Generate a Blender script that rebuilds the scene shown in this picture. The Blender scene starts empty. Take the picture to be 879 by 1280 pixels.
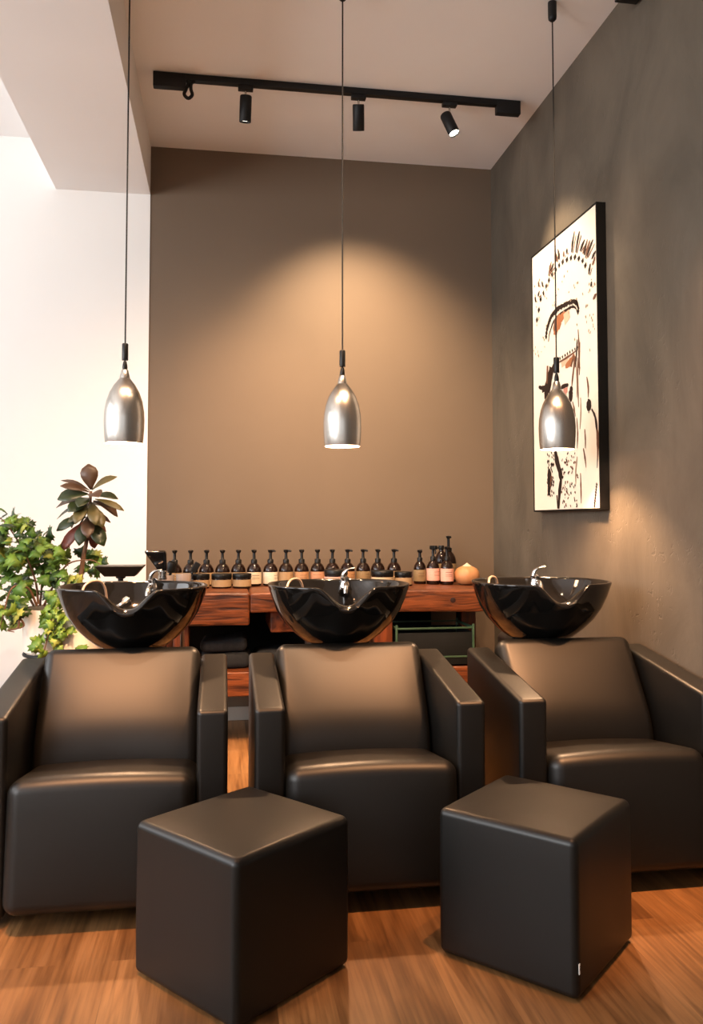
import bpy, bmesh, math, random
from mathutils import Vector, Matrix
PI = math.pi
R = math.radians
scene = bpy.context.scene
col = scene.collection
rnd = random.Random(7)

# ------------------------------------------------------------------ camera
FPX, TH, PT = 1037.0, R(8.9), R(2.7)
CAM = Vector((0, 0, 1.2))
cr = Vector((math.cos(TH), -math.sin(TH), 0))
cf = Vector((math.sin(TH)*math.cos(PT), math.cos(TH)*math.cos(PT), math.sin(PT)))
cu = cr.cross(cf)
def at(px, py, y):
    """point of the room at depth plane Y = y seen along a photo direction"""
    d = cf + cr*((px-439.5)/FPX) + cu*((603-py)/FPX)
    return CAM + d*((y-CAM.y)/d.y)
cd = bpy.data.cameras.new('camera'); cam = bpy.data.objects.new('camera', cd); col.objects.link(cam)
cam.location = CAM; cam.rotation_euler = (PI/2+PT, 0, -TH)
cd.sensor_width = 36; cd.lens = FPX/1280*36; cd.shift_y = -37/1280
cd.clip_start = 0.05
scene.camera = cam

# ------------------------------------------------------------------ materials
def new_mat(name):
    m = bpy.data.materials.new(name); m.use_nodes = True
    return m, m.node_tree.nodes, m.node_tree.links, m.node_tree.nodes['Principled BSDF']
def mat(name, c, rough=.5, metal=0, spec=.5, noise=0, nscale=8, bump=0, bscale=200, coat=0, c2=None, stretch=None, aniso=0, bdist=.002, ndetail=4, coat_rough=.1, ramp=None):
    m, N, L, b = new_mat(name)
    b.inputs['Base Color'].default_value = (*c, 1); b.inputs['Roughness'].default_value = rough
    b.inputs['Metallic'].default_value = metal; b.inputs['Specular IOR Level'].default_value = spec
    b.inputs['Coat Weight'].default_value = coat; b.inputs['Coat Roughness'].default_value = coat_rough
    b.inputs['Anisotropic'].default_value = aniso
    if noise or bump:
        tc = N.new('ShaderNodeTexCoord'); mp = N.new('ShaderNodeMapping')
        L.new(tc.outputs['Object'], mp.inputs['Vector'])
        if stretch: mp.inputs['Scale'].default_value = stretch
    if noise:
        n = N.new('ShaderNodeTexNoise'); n.inputs['Scale'].default_value = nscale; n.inputs['Detail'].default_value = ndetail
        L.new(mp.outputs[0], n.inputs['Vector'])
        cm = N.new('ShaderNodeValToRGB')
        lo, hi = ramp or (.5-.22, .5+.22)
        cm.color_ramp.elements[0].position = lo; cm.color_ramp.elements[1].position = hi
        k = 1-noise
        cc2 = c2 or tuple(x*k for x in c)
        cm.color_ramp.elements[0].color = (*cc2, 1); cm.color_ramp.elements[1].color = (*c, 1)
        L.new(n.outputs['Fac'], cm.inputs['Fac']); L.new(cm.outputs['Color'], b.inputs['Base Color'])
    if bump:
        n2 = N.new('ShaderNodeTexNoise'); n2.inputs['Scale'].default_value = bscale; n2.inputs['Detail'].default_value = 3
        L.new(mp.outputs[0], n2.inputs['Vector'])
        bp = N.new('ShaderNodeBump'); bp.inputs['Strength'].default_value = bump; bp.inputs['Distance'].default_value = bdist
        L.new(n2.outputs['Fac'], bp.inputs['Height']); L.new(bp.outputs['Normal'], b.inputs['Normal'])
    return m
def emat(name, c, s):
    m, N, L, b = new_mat(name)
    b.inputs['Base Color'].default_value = (*c, 1)
    b.inputs['Emission Color'].default_value = (*c, 1); b.inputs['Emission Strength'].default_value = s
    return m

def floor_mat():
    m, N, L, b = new_mat('oak_planks')
    tc = N.new('ShaderNodeTexCoord'); mp = N.new('ShaderNodeMapping')
    mp.inputs['Rotation'].default_value = (0, 0, PI/2)
    L.new(tc.outputs['Object'], mp.inputs['Vector'])
    br = N.new('ShaderNodeTexBrick'); br.inputs['Scale'].default_value = 1
    br.inputs['Brick Width'].default_value = 1.2; br.inputs['Row Height'].default_value = .145
    br.inputs['Mortar Size'].default_value = .0008; br.inputs['Mortar Smooth'].default_value = .3
    br.offset = .37; br.offset_frequency = 3
    br.inputs['Color1'].default_value = (0, 0, 0, 1); br.inputs['Color2'].default_value = (1, 1, 1, 1)
    br.inputs['Mortar'].default_value = (.25, .25, .25, 1)
    L.new(mp.outputs[0], br.inputs['Vector'])
    # per-plank offset of the grain
    vm = N.new('ShaderNodeVectorMath'); vm.operation = 'MULTIPLY_ADD'
    L.new(br.outputs['Color'], vm.inputs[0]); vm.inputs[1].default_value = (7, 3, 5)
    L.new(tc.outputs['Object'], vm.inputs[2])
    ms = N.new('ShaderNodeMapping'); ms.inputs['Scale'].default_value = (11, 1.6, 6)
    L.new(vm.outputs[0], ms.inputs['Vector'])
    n = N.new('ShaderNodeTexNoise'); n.inputs['Scale'].default_value = 1.0; n.inputs['Detail'].default_value = 6; n.inputs['Distortion'].default_value = 1.0
    L.new(ms.outputs[0], n.inputs['Vector'])
    ms2 = N.new('ShaderNodeMapping'); ms2.inputs['Scale'].default_value = (85, 3.2, 6)
    L.new(vm.outputs[0], ms2.inputs['Vector'])
    n2 = N.new('ShaderNodeTexNoise'); n2.inputs['Scale'].default_value = 1.0; n2.inputs['Detail'].default_value = 4
    L.new(ms2.outputs[0], n2.inputs['Vector'])
    ramp = N.new('ShaderNodeValToRGB')
    e = ramp.color_ramp.elements
    e[0].position = .26; e[0].color = (.13, .060, .022, 1); e[1].position = .72; e[1].color = (.31, .168, .072, 1)
    mid = e.new(.5); mid.color = (.245, .123, .047, 1)
    L.new(n.outputs['Fac'], ramp.inputs['Fac'])
    mx = N.new('ShaderNodeMix'); mx.data_type = 'RGBA'; mx.blend_type = 'MULTIPLY'; mx.inputs['Factor'].default_value = 1
    r2 = N.new('ShaderNodeValToRGB'); r2.color_ramp.elements[0].position = .30; r2.color_ramp.elements[0].color = (.66, .62, .58, 1); r2.color_ramp.elements[1].color = (1.12, 1.1, 1.08, 1); r2.color_ramp.elements[1].position = .6
    L.new(n2.outputs['Fac'], r2.inputs['Fac'])
    L.new(ramp.outputs['Color'], mx.inputs['A']); L.new(r2.outputs['Color'], mx.inputs['B'])
    mx2 = N.new('ShaderNodeMix'); mx2.data_type = 'RGBA'; mx2.blend_type = 'MULTIPLY'; mx2.inputs['Factor'].default_value = 1
    r3 = N.new('ShaderNodeValToRGB'); r3.color_ramp.elements[0].color = (.66, .60, .54, 1); r3.color_ramp.elements[1].color = (1.12, 1.1, 1.06, 1)
    L.new(br.outputs['Color'], r3.inputs['Fac'])
    L.new(mx.outputs['Result'], mx2.inputs['A']); L.new(r3.outputs['Color'], mx2.inputs['B'])
    L.new(mx2.outputs['Result'], b.inputs['Base Color'])
    b.inputs['Roughness'].default_value = .42; b.inputs['Specular IOR Level'].default_value = .4
    bp = N.new('ShaderNodeBump'); bp.inputs['Strength'].default_value = .12; bp.inputs['Distance'].default_value = .002
    L.new(n2.outputs['Fac'], bp.inputs['Height']); L.new(bp.outputs['Normal'], b.inputs['Normal'])
    return m

def plaster_mat():
    m, N, L, b = new_mat('troweled_plaster')
    tc = N.new('ShaderNodeTexCoord')
    n = N.new('ShaderNodeTexNoise'); n.inputs['Scale'].default_value = 1.6; n.inputs['Detail'].default_value = 7; n.inputs['Roughness'].default_value = .62; n.inputs['Distortion'].default_value = .6
    mp = N.new('ShaderNodeMapping'); mp.inputs['Scale'].default_value = (1, 1.5, .9)
    L.new(tc.outputs['Object'], mp.inputs['Vector']); L.new(mp.outputs[0], n.inputs['Vector'])
    r = N.new('ShaderNodeValToRGB'); e = r.color_ramp.elements
    e[0].position = .28; e[0].color = WALL_R0; e[1].position = .74; e[1].color = WALL_R1
    L.new(n.outputs['Fac'], r.inputs['Fac']); L.new(r.outputs['Color'], b.inputs['Base Color'])
    # trowel pits and ridges: patches only
    n2 = N.new('ShaderNodeTexNoise'); n2.inputs['Scale'].default_value = 26; n2.inputs['Detail'].default_value = 5; n2.inputs['Distortion'].default_value = .9
    L.new(tc.outputs['Object'], n2.inputs['Vector'])
    n3 = N.new('ShaderNodeTexNoise'); n3.inputs['Scale'].default_value = 3.1; n3.inputs['Detail'].default_value = 3
    L.new(tc.outputs['Object'], n3.inputs['Vector'])
    r3 = N.new('ShaderNodeValToRGB'); r3.color_ramp.elements[0].position = .5; r3.color_ramp.elements[1].position = .68
    L.new(n3.outputs['Fac'], r3.inputs['Fac'])
    r2 = N.new('ShaderNodeValToRGB'); r2.color_ramp.elements[0].position = .32; r2.color_ramp.elements[1].position = .42
    L.new(n2.outputs['Fac'], r2.inputs['Fac'])
    mu = N.new('ShaderNodeMath'); mu.operation = 'MULTIPLY'
    iv = N.new('ShaderNodeMath'); iv.operation = 'SUBTRACT'; iv.inputs[0].default_value = 1
    L.new(r2.outputs['Color'], iv.inputs[1]); L.new(iv.outputs[0], mu.inputs[0]); L.new(r3.outputs['Color'], mu.inputs[1])
    ad = N.new('ShaderNodeMath'); ad.operation = 'MULTIPLY_ADD'; ad.inputs[1].default_value = -.8
    L.new(mu.outputs[0], ad.inputs[0]); L.new(n.outputs['Fac'], ad.inputs[2])
    bp = N.new('ShaderNodeBump'); bp.inputs['Strength'].default_value = .35; bp.inputs['Distance'].default_value = .012
    L.new(ad.outputs[0], bp.inputs['Height']); L.new(bp.outputs['Normal'], b.inputs['Normal'])
    b.inputs['Roughness'].default_value = .62; b.inputs['Specular IOR Level'].default_value = .3
    return m

def wood_mat(name, c0, c1, stretch=(2.2, 26, 26), rough=.38, seed=0):
    m, N, L, b = new_mat(name)
    tc = N.new('ShaderNodeTexCoord'); mp = N.new('ShaderNodeMapping')
    mp.inputs['Scale'].default_value = stretch; mp.inputs['Location'].default_value = (seed, seed*.7, 0)
    L.new(tc.outputs['Object'], mp.inputs['Vector'])
    n = N.new('ShaderNodeTexNoise'); n.inputs['Scale'].default_value = 1.6; n.inputs['Detail'].default_value = 6; n.inputs['Distortion'].default_value = 1.5
    L.new(mp.outputs[0], n.inputs['Vector'])
    r = N.new('ShaderNodeValToRGB'); e = r.color_ramp.elements
    e[0].position = .33; e[0].color = (*c0, 1); e[1].position = .66; e[1].color = (*c1, 1)
    L.new(n.outputs['Fac'], r.inputs['Fac']); L.new(r.outputs['Color'], b.inputs['Base Color'])
    bp = N.new('ShaderNodeBump'); bp.inputs['Strength'].default_value = .8; bp.inputs['Distance'].default_value = .004
    L.new(n.outputs['Fac'], bp.inputs['Height']); L.new(bp.outputs['Normal'], b.inputs['Normal'])
    b.inputs['Roughness'].default_value = rough
    return m

WALL_R0 = (.070, .058, .044, 1); WALL_R1 = (.140, .115, .086, 1)
M = {}
M['floor'] = floor_mat()
M['plaster'] = plaster_mat()
M['taupe'] = mat('taupe_wall_paint', (.165, .117, .080), .6, spec=.3, noise=.1, nscale=1.2, bump=.08, bscale=90)
M['white'] = mat('white_wall_paint', (.88, .855, .82), .7, spec=.3, noise=.03, nscale=1, bump=.05, bscale=120)
M['ceil'] = mat('white_ceiling_paint', (.94, .935, .925), .8, spec=.2, noise=.04, nscale=1.4)
M['beam'] = mat('beam_paint', (.90, .885, .87), .75, spec=.2, noise=.03, nscale=2)
M['grey_base'] = mat('grey_baseboard', (.45, .41, .36), .5)
M['leather'] = mat('black_leather', (.0045, .0043, .0036), .42, spec=.43, noise=.25, nscale=5, bump=.05, bscale=220, bdist=.001)
M['black_plastic'] = mat('black_plastic', (.006, .0055, .005), .35, spec=.3, noise=.2, nscale=12)
M['black_matte'] = mat('matte_black_metal', (.008, .0075, .0075), .5, spec=.3, noise=.2, nscale=12)
M['ceramic'] = mat('black_glazed_ceramic', (.006, .0055, .005), .07, spec=.5, noise=.2, nscale=4)
M['chrome'] = mat('chrome', (.62, .60, .58), .08, metal=1, noise=.04, nscale=10)
M['copper'] = mat('brown_pipe', (.30, .17, .11), .3, metal=.7, noise=.25, nscale=20)
M['hose'] = mat('pale_hose', (.40, .30, .23), .35, metal=.3, noise=.15, nscale=60)
M['alu'] = mat('brushed_aluminium', (.50, .47, .43), .27, metal=1, noise=.12, nscale=3, stretch=(60, 60, .6), aniso=.6)
M['shade_in'] = mat('white_shade_lining', (.9, .88, .84), .5, noise=.02)
M['bulb'] = emat('lit_bulb', (1, .88, .72), 14)
M['spot_lens'] = emat('lit_spot_lens', (1, .86, .68), 30)
M['spot_lens_side'] = emat('spot_lens', (1, .9, .78), 3)
M['frame'] = mat('black_picture_frame', (.006, .0055, .005), .5, spec=.15, noise=.2)
M['canvas'] = mat('cream_print', (.88, .80, .68), .6, spec=.2, noise=.04, nscale=3)
M['ink_d'] = mat('ink_dark', (.022, .012, .009), .6, spec=.2, noise=.2)
M['ink_b'] = mat('ink_brown', (.16, .075, .045), .6, spec=.2, noise=.25)
M['ink_g'] = mat('ink_grey', (.36, .27, .2), .6, spec=.2, noise=.2)
M['ink_o'] = mat('ink_rust', (.42, .16, .07), .6, spec=.2, noise=.3)
M['ink_p'] = mat('ink_peach', (.75, .50, .35), .6, spec=.2, noise=.15)
M['ink_r'] = mat('ink_rose', (.55, .24, .18), .6, spec=.2, noise=.15)
M['wood'] = wood_mat('red_varnished_timber', (.030, .008, .003), (.235, .062, .017))
M['wood_end'] = wood_mat('red_varnished_end_grain', (.05, .012, .004), (.24, .06, .017), stretch=(9, 9, 9), seed=3)
M['wood_v'] = wood_mat('red_varnished_post', (.05, .012, .004), (.2, .048, .013), stretch=(12, 12, 1.2), seed=5)
M['knot'] = mat('knot', (.03, .010, .006), .5, noise=.3, nscale=40)
M['amber'] = mat('amber_glass', (.013, .0042, .0018), .1, spec=.45, noise=.3, nscale=9)
M['amber_red'] = mat('amber_glass_lit', (.10, .022, .006), .08, spec=.7, noise=.3, nscale=9, coat=.3)
LAB = {'tan': (.42, .27, .14), 'cream': (.74, .60, .42), 'pale': (.80, .70, .54), 'salmon': (.60, .30, .17), 'orange': (.50, .27, .13),
       'pink': (.82, .43, .33), 'olive': (.30, .20, .10), 'beige': (.62, .47, .30)}
for k, v in LAB.items(): M['lab_'+k] = mat('label_'+k, v, .6, spec=.25, noise=.12, nscale=30, stretch=(1, 1, 4))
M['gourd'] = mat('gourd_skin', (.60, .29, .125), .5, noise=.3, nscale=7, c2=(.50, .20, .07), stretch=(3, 3, .6))
M['gourd_tip'] = mat('gourd_tip', (.85, .66, .45), .5, noise=.1)
M['cup'] = mat('grey_cup', (.42, .33, .28), .4, noise=.08)
M['green_metal'] = mat('green_painted_metal', (.05, .10, .055), .35, noise=.2, nscale=20)
M['dark_panel'] = mat('dark_crate_panel', (.006, .007, .0065), .7, spec=.2, noise=.3)
M['towel'] = mat('charcoal_towel', (.030, .030, .031), .95, spec=.1, noise=.3, nscale=60, bump=.6, bscale=400, bdist=.003)
M['pot'] = mat('white_planter', (.86, .79, .69), .45, noise=.05, nscale=6)
M['soil'] = mat('soil', (.045, .028, .018), .9, noise=.5, nscale=60, bump=.8, bscale=80, bdist=.01)
M['stem'] = mat('brown_stem', (.22, .105, .05), .7, noise=.35, nscale=40)
M['leaf_a'] = mat('leaf_bright', (.20, .33, .045), .45, noise=.35, nscale=14, spec=.4)
M['leaf_b'] = mat('leaf_mid', (.10, .21, .03), .45, noise=.35, nscale=14, spec=.4)
M['leaf_c'] = mat('leaf_yellow', (.36, .40, .07), .5, noise=.3, nscale=14, spec=.4)
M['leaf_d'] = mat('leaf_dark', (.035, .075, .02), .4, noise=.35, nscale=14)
M['crot_a'] = mat('croton_green', (.028, .038, .010), .35, noise=.45, nscale=18, c2=(.028, .04, .012))
M['crot_b'] = mat('croton_bronze', (.08, .038, .017), .4, noise=.4, nscale=22, c2=(.07, .035, .018))
M['crot_c'] = mat('croton_olive', (.115, .085, .028), .4, noise=.45, nscale=25, c2=(.09, .075, .02))
M['crot_r'] = mat('croton_red', (.13, .03, .018), .4, noise=.3, nscale=20)
M['tag'] = mat('white_tag', (.80, .77, .72), .7, noise=.05)
for k in ('leaf_a', 'leaf_b', 'leaf_c'):
    b = M[k].node_tree.nodes['Principled BSDF']; b.inputs['Subsurface Weight'].default_value = 0
    b.inputs['Transmission Weight'].default_value = 0

# ------------------------------------------------------------------ object helpers
def tag(o, label=None, cat=None, group=None, kind=None):
    if label: o['label'] = label
    if cat: o['category'] = cat
    if group: o['group'] = group
    if kind: o['kind'] = kind
    return o
def thing(name, label, cat, loc=(0, 0, 0), rz=0, group=None):
    o = bpy.data.objects.new(name, None); col.objects.link(o)
    o.empty_display_size = .05
    o.location = loc; o.rotation_euler = (0, 0, rz)
    return tag(o, label, cat, group)
def link(name, bm, mats, parent=None, smooth=True, loc=None, angle=40):
    bmesh.ops.recalc_face_normals(bm, faces=bm.faces)
    me = bpy.data.meshes.new(name)
    if smooth:
        for f in bm.faces: f.smooth = True
        for e in bm.edges:
            if len(e.link_faces) == 2 and e.calc_face_angle(0) > R(angle): e.smooth = False
    bm.to_mesh(me); bm.free()
    for m in (mats if isinstance(mats, (list, tuple)) else [mats]): me.materials.append(M[m] if isinstance(m, str) else m)
    o = bpy.data.objects.new(name, me); col.objects.link(o)
    if parent is not None: o.parent = parent
    if loc is not None: o.location = loc
    return o
def box(bm, c, s, bev=0, seg=2, rot=None, mi=0):
    r = bmesh.ops.create_cube(bm, size=1); vs = r['verts']
    bmesh.ops.scale(bm, vec=s, verts=vs)
    fs = list({f for v in vs for f in v.link_faces})
    if bev:
        es = list({e for v in vs for e in v.link_edges})
        rr = bmesh.ops.bevel(bm, geom=es, offset=bev, segments=seg, affect='EDGES', profile=.5)
        vs = list({v for v in rr['verts']} | {v for v in vs if v.is_valid})
        fs = list({f for v in vs for f in v.link_faces})
    if rot is not None: bmesh.ops.rotate(bm, cent=(0, 0, 0), matrix=rot.to_3x3(), verts=vs)
    bmesh.ops.translate(bm, vec=c, verts=vs)
    for f in fs: f.material_index = mi
    return vs
def lathe(bm, prof, n=32, c=(0, 0, 0), mi=0, M4=None, mis=None, capb=False, capt=False):
    """prof: list of (r, z)"""
    rings = []
    for r, z in prof:
        ring = []
        if r < 1e-6:
            v = bm.verts.new((0, 0, z)); ring = [v]*n
        else:
            ring = [bm.verts.new((r*math.cos(2*PI*i/n), r*math.sin(2*PI*i/n), z)) for i in range(n)]
        rings.append(ring)
    for k in range(len(rings)-1):
        a, b = rings[k], rings[k+1]
        for i in range(n):
            j = (i+1) % n
            vs = []
            for v in (a[i], a[j], b[j], b[i]):
                if v not in vs: vs.append(v)
            if len(vs) >= 3:
                try:
                    f = bm.faces.new(vs); f.material_index = mis[k] if mis else mi
                except ValueError: pass
    if capb: bm.faces.new(rings[0]).material_index = mi
    if capt: bm.faces.new(rings[-1]).material_index = mi
    vs = list({v for r in rings for v in r})
    if M4 is not None: bmesh.ops.transform(bm, matrix=M4, verts=vs)
    bmesh.ops.translate(bm, vec=c, verts=vs)
    return vs
def tube(bm, pts, r, n=10, mi=0, cap=True):
    """pts polyline, r radius or list"""
    pts = [Vector(p) for p in pts]; m = len(pts)
    rs = r if isinstance(r, (list, tuple)) else [r]*m
    prev = None; rings = []
    for k, p in enumerate(pts):
        t = (pts[min(k+1, m-1)]-pts[max(k-1, 0)]).normalized()
        if prev is None:
            a = Vector((0, 0, 1)) if abs(t.z) < .9 else Vector((1, 0, 0))
            u = t.cross(a).normalized()
        else:
            u = (prev-t*prev.dot(t)).normalized()
        prev = u; w = t.cross(u)
        rings.append([bm.verts.new(p+u*rs[k]*math.cos(2*PI*i/n)+w*rs[k]*math.sin(2*PI*i/n)) for i in range(n)])
    for k in range(m-1):
        for i in range(n):
            j = (i+1) % n
            bm.faces.new((rings[k][i], rings[k][j], rings[k+1][j], rings[k+1][i])).material_index = mi
    if cap:
        bm.faces.new(rings[0]).material_index = mi; bm.faces.new(rings[-1]).material_index = mi
def spline(pts, n=8):
    pts = [Vector(p) for p in pts]; out = []
    P = [pts[0]*2-pts[1]]+pts+[pts[-1]*2-pts[-2]]
    for i in range(1, len(P)-2):
        for k in range(n):
            t = k/n
            out.append(.5*((2*P[i])+(P[i+1]-P[i-1])*t+(2*P[i-1]-5*P[i]+4*P[i+1]-P[i+2])*t*t+(3*P[i]-P[i-1]-3*P[i+1]+P[i+2])*t**3))
    return out+[pts[-1]]
def rbox(bm, dims, r, div=(4, 4, 4), fn=None, rseg=4, mi=0):
    """rounded box centred at the origin, base grid dense near its edges, fn bends every point"""
    def axis(L, d):
        h = L/2
        a = [-h+r*(1-math.tan(PI/4*(1-k/rseg))) for k in range(rseg)]
        mid = [-h+r+(L-2*r)*k/d for k in range(d+1)]
        return a+mid+[-x for x in reversed(a)]
    A = [axis(dims[i], div[i]) for i in range(3)]
    cache = {}
    def vert(p):
        key = tuple(round(x, 6) for x in p)
        if key in cache: return cache[key]
        q = Vector([max(-dims[i]/2+r, min(dims[i]/2-r, p[i])) for i in range(3)])
        d = Vector(p)-q
        v = q+d.normalized()*r if d.length > 1e-9 else Vector(p)
        if fn: v = Vector(fn(v))
        cache[key] = bm.verts.new(v); return cache[key]
    for ax in range(3):
        b, c = (ax+1) % 3, (ax+2) % 3
        for s in (-1, 1):
            for i in range(len(A[b])-1):
                for j in range(len(A[c])-1):
                    q = []
                    for (x, y) in ((i, j), (i+1, j), (i+1, j+1), (i, j+1)):
                        p = [0, 0, 0]; p[ax] = s*dims[ax]/2; p[b] = A[b][x]; p[c] = A[c][y]; q.append(vert(p))
                    if s < 0: q.reverse()
                    bm.faces.new(q).material_index = mi
def B(): return bmesh.new()
def copy_tree(o, parent=None):
    c = o.copy(); col.objects.link(c)
    if parent is not None: c.parent = parent
    for ch in list(o.children): copy_tree(ch, c)
    return c
def struct(name, bm, m, smooth=False):
    o = link(name, bm, m, smooth=smooth); o['kind'] = 'structure'; return o

# ------------------------------------------------------------------ the room
XL, XR, YB, H = -.445, 1.727, 5.13, 3.504
XW, YF = -4.2, -3.2
def slab(name, lo, hi, m):
    b = B(); box(b, [(lo[i]+hi[i])/2 for i in range(3)], [hi[i]-lo[i] for i in range(3)])
    o = struct(name, b, m); return o
slab('floor', (XW-.2, YF-.2, -.1), (XR+.2, YB+.2, 0), 'floor')
slab('ceiling', (XW-.2, YF-.2, H), (XR+.2, YB+.2, H+.1), 'ceil')
slab('wall_back', (XL, YB, 0), (XR+.2, YB+.2, H), 'taupe')
slab('wall_back_left', (XW, YB-.006, 0), (XL, YB+.2, H), 'white')
slab('wall_right', (XR, YF, 0), (XR+.2, YB, H), 'plaster')
slab('trim_1', (-1.0, YF, 3.2), (XL, YB-.006, H), 'beam')      # boxed ceiling beam
b = B(); box(b, ((XL+XR)/2, YB-.006, .04), (XR-XL, .012, .08), .003); struct('baseboard_back', b, 'grey_base')
# left wall with the shop window openings, front wall with a glazed opening
def wall_open(name, axis, pos, lo, hi, openings, m, t=.2):
    """wall in plane axis=pos spanning lo..hi, openings (a0,a1,z0,z1)"""
    b = B()
    def seg(a0, a1, z0, z1):
        if a1-a0 < .001 or z1-z0 < .001: return
        c = [(a0+a1)/2, (z0+z1)/2]
        if axis == 'x': box(b, (pos, c[0], c[1]), (t, a1-a0, z1-z0))
        else: box(b, (c[0], pos, c[1]), (a1-a0, t, z1-z0))
    x = lo
    for a0, a1, z0, z1 in openings:
        seg(x, a0, 0, H); seg(a0, a1, 0, z0); seg(a0, a1, z1, H); x = a1
    seg(x, hi, 0, H)
    return struct(name, b, m)
WIN_L = [(-1.6, .8, 1.5, 3.1), (1.6, 4.2, 1.5, 3.1)]
WIN_F = [(-3.2, .6, 1.3, 3.0)]
wall_open('wall_left', 'x', XW-.1, YF, YB, WIN_L, 'white')
wall_open('wall_front', 'y', YF-.1, XW, XR, WIN_F, 'white')

# ------------------------------------------------------------------ shampoo chairs
AW, HI = .095, .277           # arm width, half inner width
YFr = 2.62                    # front of the arms
def make_chair():
    """origin: floor, on the chair axis at Y = front of the arms; +y runs to the back"""
    t = thing('shampoo_chair', '', 'chair')
    # arms: flat slabs whose top rises slightly towards the back
    for s in (-1, 1):
        b = B(); L = .60; h = .70
        def fa(v, s=s):
            ty = (v.y+L/2)/L; tz = (v.z+h/2)/h
            top = .617+.085*ty
            return (v.x+s*(HI+AW/2), v.y+L/2, .03+(top-.03)*tz)
        rbox(b, (AW, L, h), .016, (1, 6, 5), fa)
        link('armrest', b, 'leather', t)
    # seat block: rolled front edge, panel falling to the floor
    b = B(); sh = .40; sd = .50
    def fs(v):
        tz = (v.z+sh/2)/sh; ty = (v.y+sd/2)/sd
        x = v.x; y = v.y+sd/2-.025
        top = .438-.075*ty
        z = .055+(top-.055)*tz
        y -= .045*(1-tz)*(1-ty)
        # slight crown on the cushion
        z += .012*max(0, tz-.6)/.4*(1-(x/HI)**2)
        y -= .010*(1-(x/HI)**2)*(1-ty)*math.sin(PI*tz)
        return (x, y, z)
    rbox(b, (2*HI-.004, sd, sh), .045, (8, 6, 6), fs)
    link('seat', b, 'leather', t)
    # backrest: curved slab, reclining more towards the top
    b = B(); bl = .482; bt = .10
    path = []
    N_ = 24; y, z = .292, .330
    for i in range(N_+1):
        k = i/N_; a = R(9+24.5*min(1,max(0,(k-.10)/.30)))
        path.append((y, z, a)); y += math.sin(a)*bl/N_; z += math.cos(a)*bl/N_
    def fb(v):
        k = min(1, max(0, (v.z+bl/2)/bl)); f = k*N_; i = min(N_-1, int(f)); u = f-i
        y0 = path[i][0]*(1-u)+path[i+1][0]*u; z0 = path[i][1]*(1-u)+path[i+1][1]*u; a = path[i][2]*(1-u)+path[i+1][2]*u
        n = v.y+bt/2
        puff = .014*math.sin(PI*min(1, k*1.02))*(1-(v.x/HI)**4)
        n -= puff*(1-n/bt)
        return (v.x, y0+n*math.cos(a), z0-n*math.sin(a))
    rbox(b, (2*HI-.006, bt, bl), .038, (8, 2, 14), fb, rseg=5)
    link('backrest', b, 'leather', t)
    # rear shell that closes the chair between the arms
    b = B(); rbox(b, (2*HI-.01, .05, .5), .01, (2, 1, 3), lambda v: (v.x, v.y+.57, v.z+.30)); link('rear_panel', b, 'leather', t)
    b = B()
    box(b, (0, .30, .045), (2*HI-.03, .44, .03), .004); link('base', b, 'black_matte', t)
    for sx in (-1, 1):
        for y_ in (.06, .54):
            b = B(); lathe(b, [(0, 0), (.022, 0), (.024, .006), (.020, .034), (0, .034)], 16, (sx*(HI+AW/2), y_, 0)); link('foot', b, 'black_plastic', t)
    return t
chair = make_chair()
CX = [-.3475, .479, 1.339]
clab = ['black leather shampoo chair nearest the potted plants, under the left wash basin',
        'black leather shampoo chair in the middle of the row, between the other two chairs',
        'black leather shampoo chair beside the rough plaster wall, under the right wash basin']
for i in range(3):
    o = chair if i == 0 else copy_tree(chair)
    o.location = (CX[i], YFr, 0); o.name = 'shampoo_chair'
    tag(o, clab[i], 'chair', 'black shampoo chairs in a row')

# ------------------------------------------------------------------ ottomans
def make_ottoman(loc, rz, s, h, label, with_tag=False):
    t = thing('ottoman', label, 'ottoman', loc, rz, 'cube ottomans in front of the chairs')
    b = B()
    def fo(v):
        tz = (v.z+h/2)/h
        k = 1+.006*math.sin(PI*tz)
        return (v.x*k, v.y*k, .0025+(v.z+h/2)+.006*max(0, tz-.8)/.2*(1-(2*v.x/s)**2)*(1-(2*v.y/s)**2))
    rbox(b, (s, s, h-.005), .020, (6, 6, 6), fo)
    link('body', b, 'leather', t)
    for sx in (-1, 1):
        for sy in (-1, 1):
            b = B(); lathe(b, [(0, 0), (.016, 0), (.018, .004), (.015, .013), (0, .013)], 12, (sx*(s/2-.05), sy*(s/2-.05), 0)); link('foot', b, 'black_plastic', t)
    if with_tag:
        b = B(); box(b, (0, 0, 0), (.0022, .007, .026), .0006)
        # little dark woven marks
        for zc, w in ((.0065, .0042), (.001, .0046), (-.0022, .003)):
            box(b, (.0012, 0, zc), (.0006, w, .0016), mi=1)
        tg = link('tag', b, ['tag', 'ink_d'], t); tg.location = (-s/2+.010, -s/2-.001, .085); tg.rotation_euler = (0, 0, -PI/2)
        tg['label'] = 'small white woven tag with dark marks'
    return t
make_ottoman((.0645, 2.300, 0), R(40), .41, .40, 'black leather cube ottoman without a tag, in front of the left and middle chairs')
make_ottoman((.890, 2.290, 0), R(43.5), .405, .40, 'black leather cube ottoman with a small white tag near its bottom corner', True)

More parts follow.
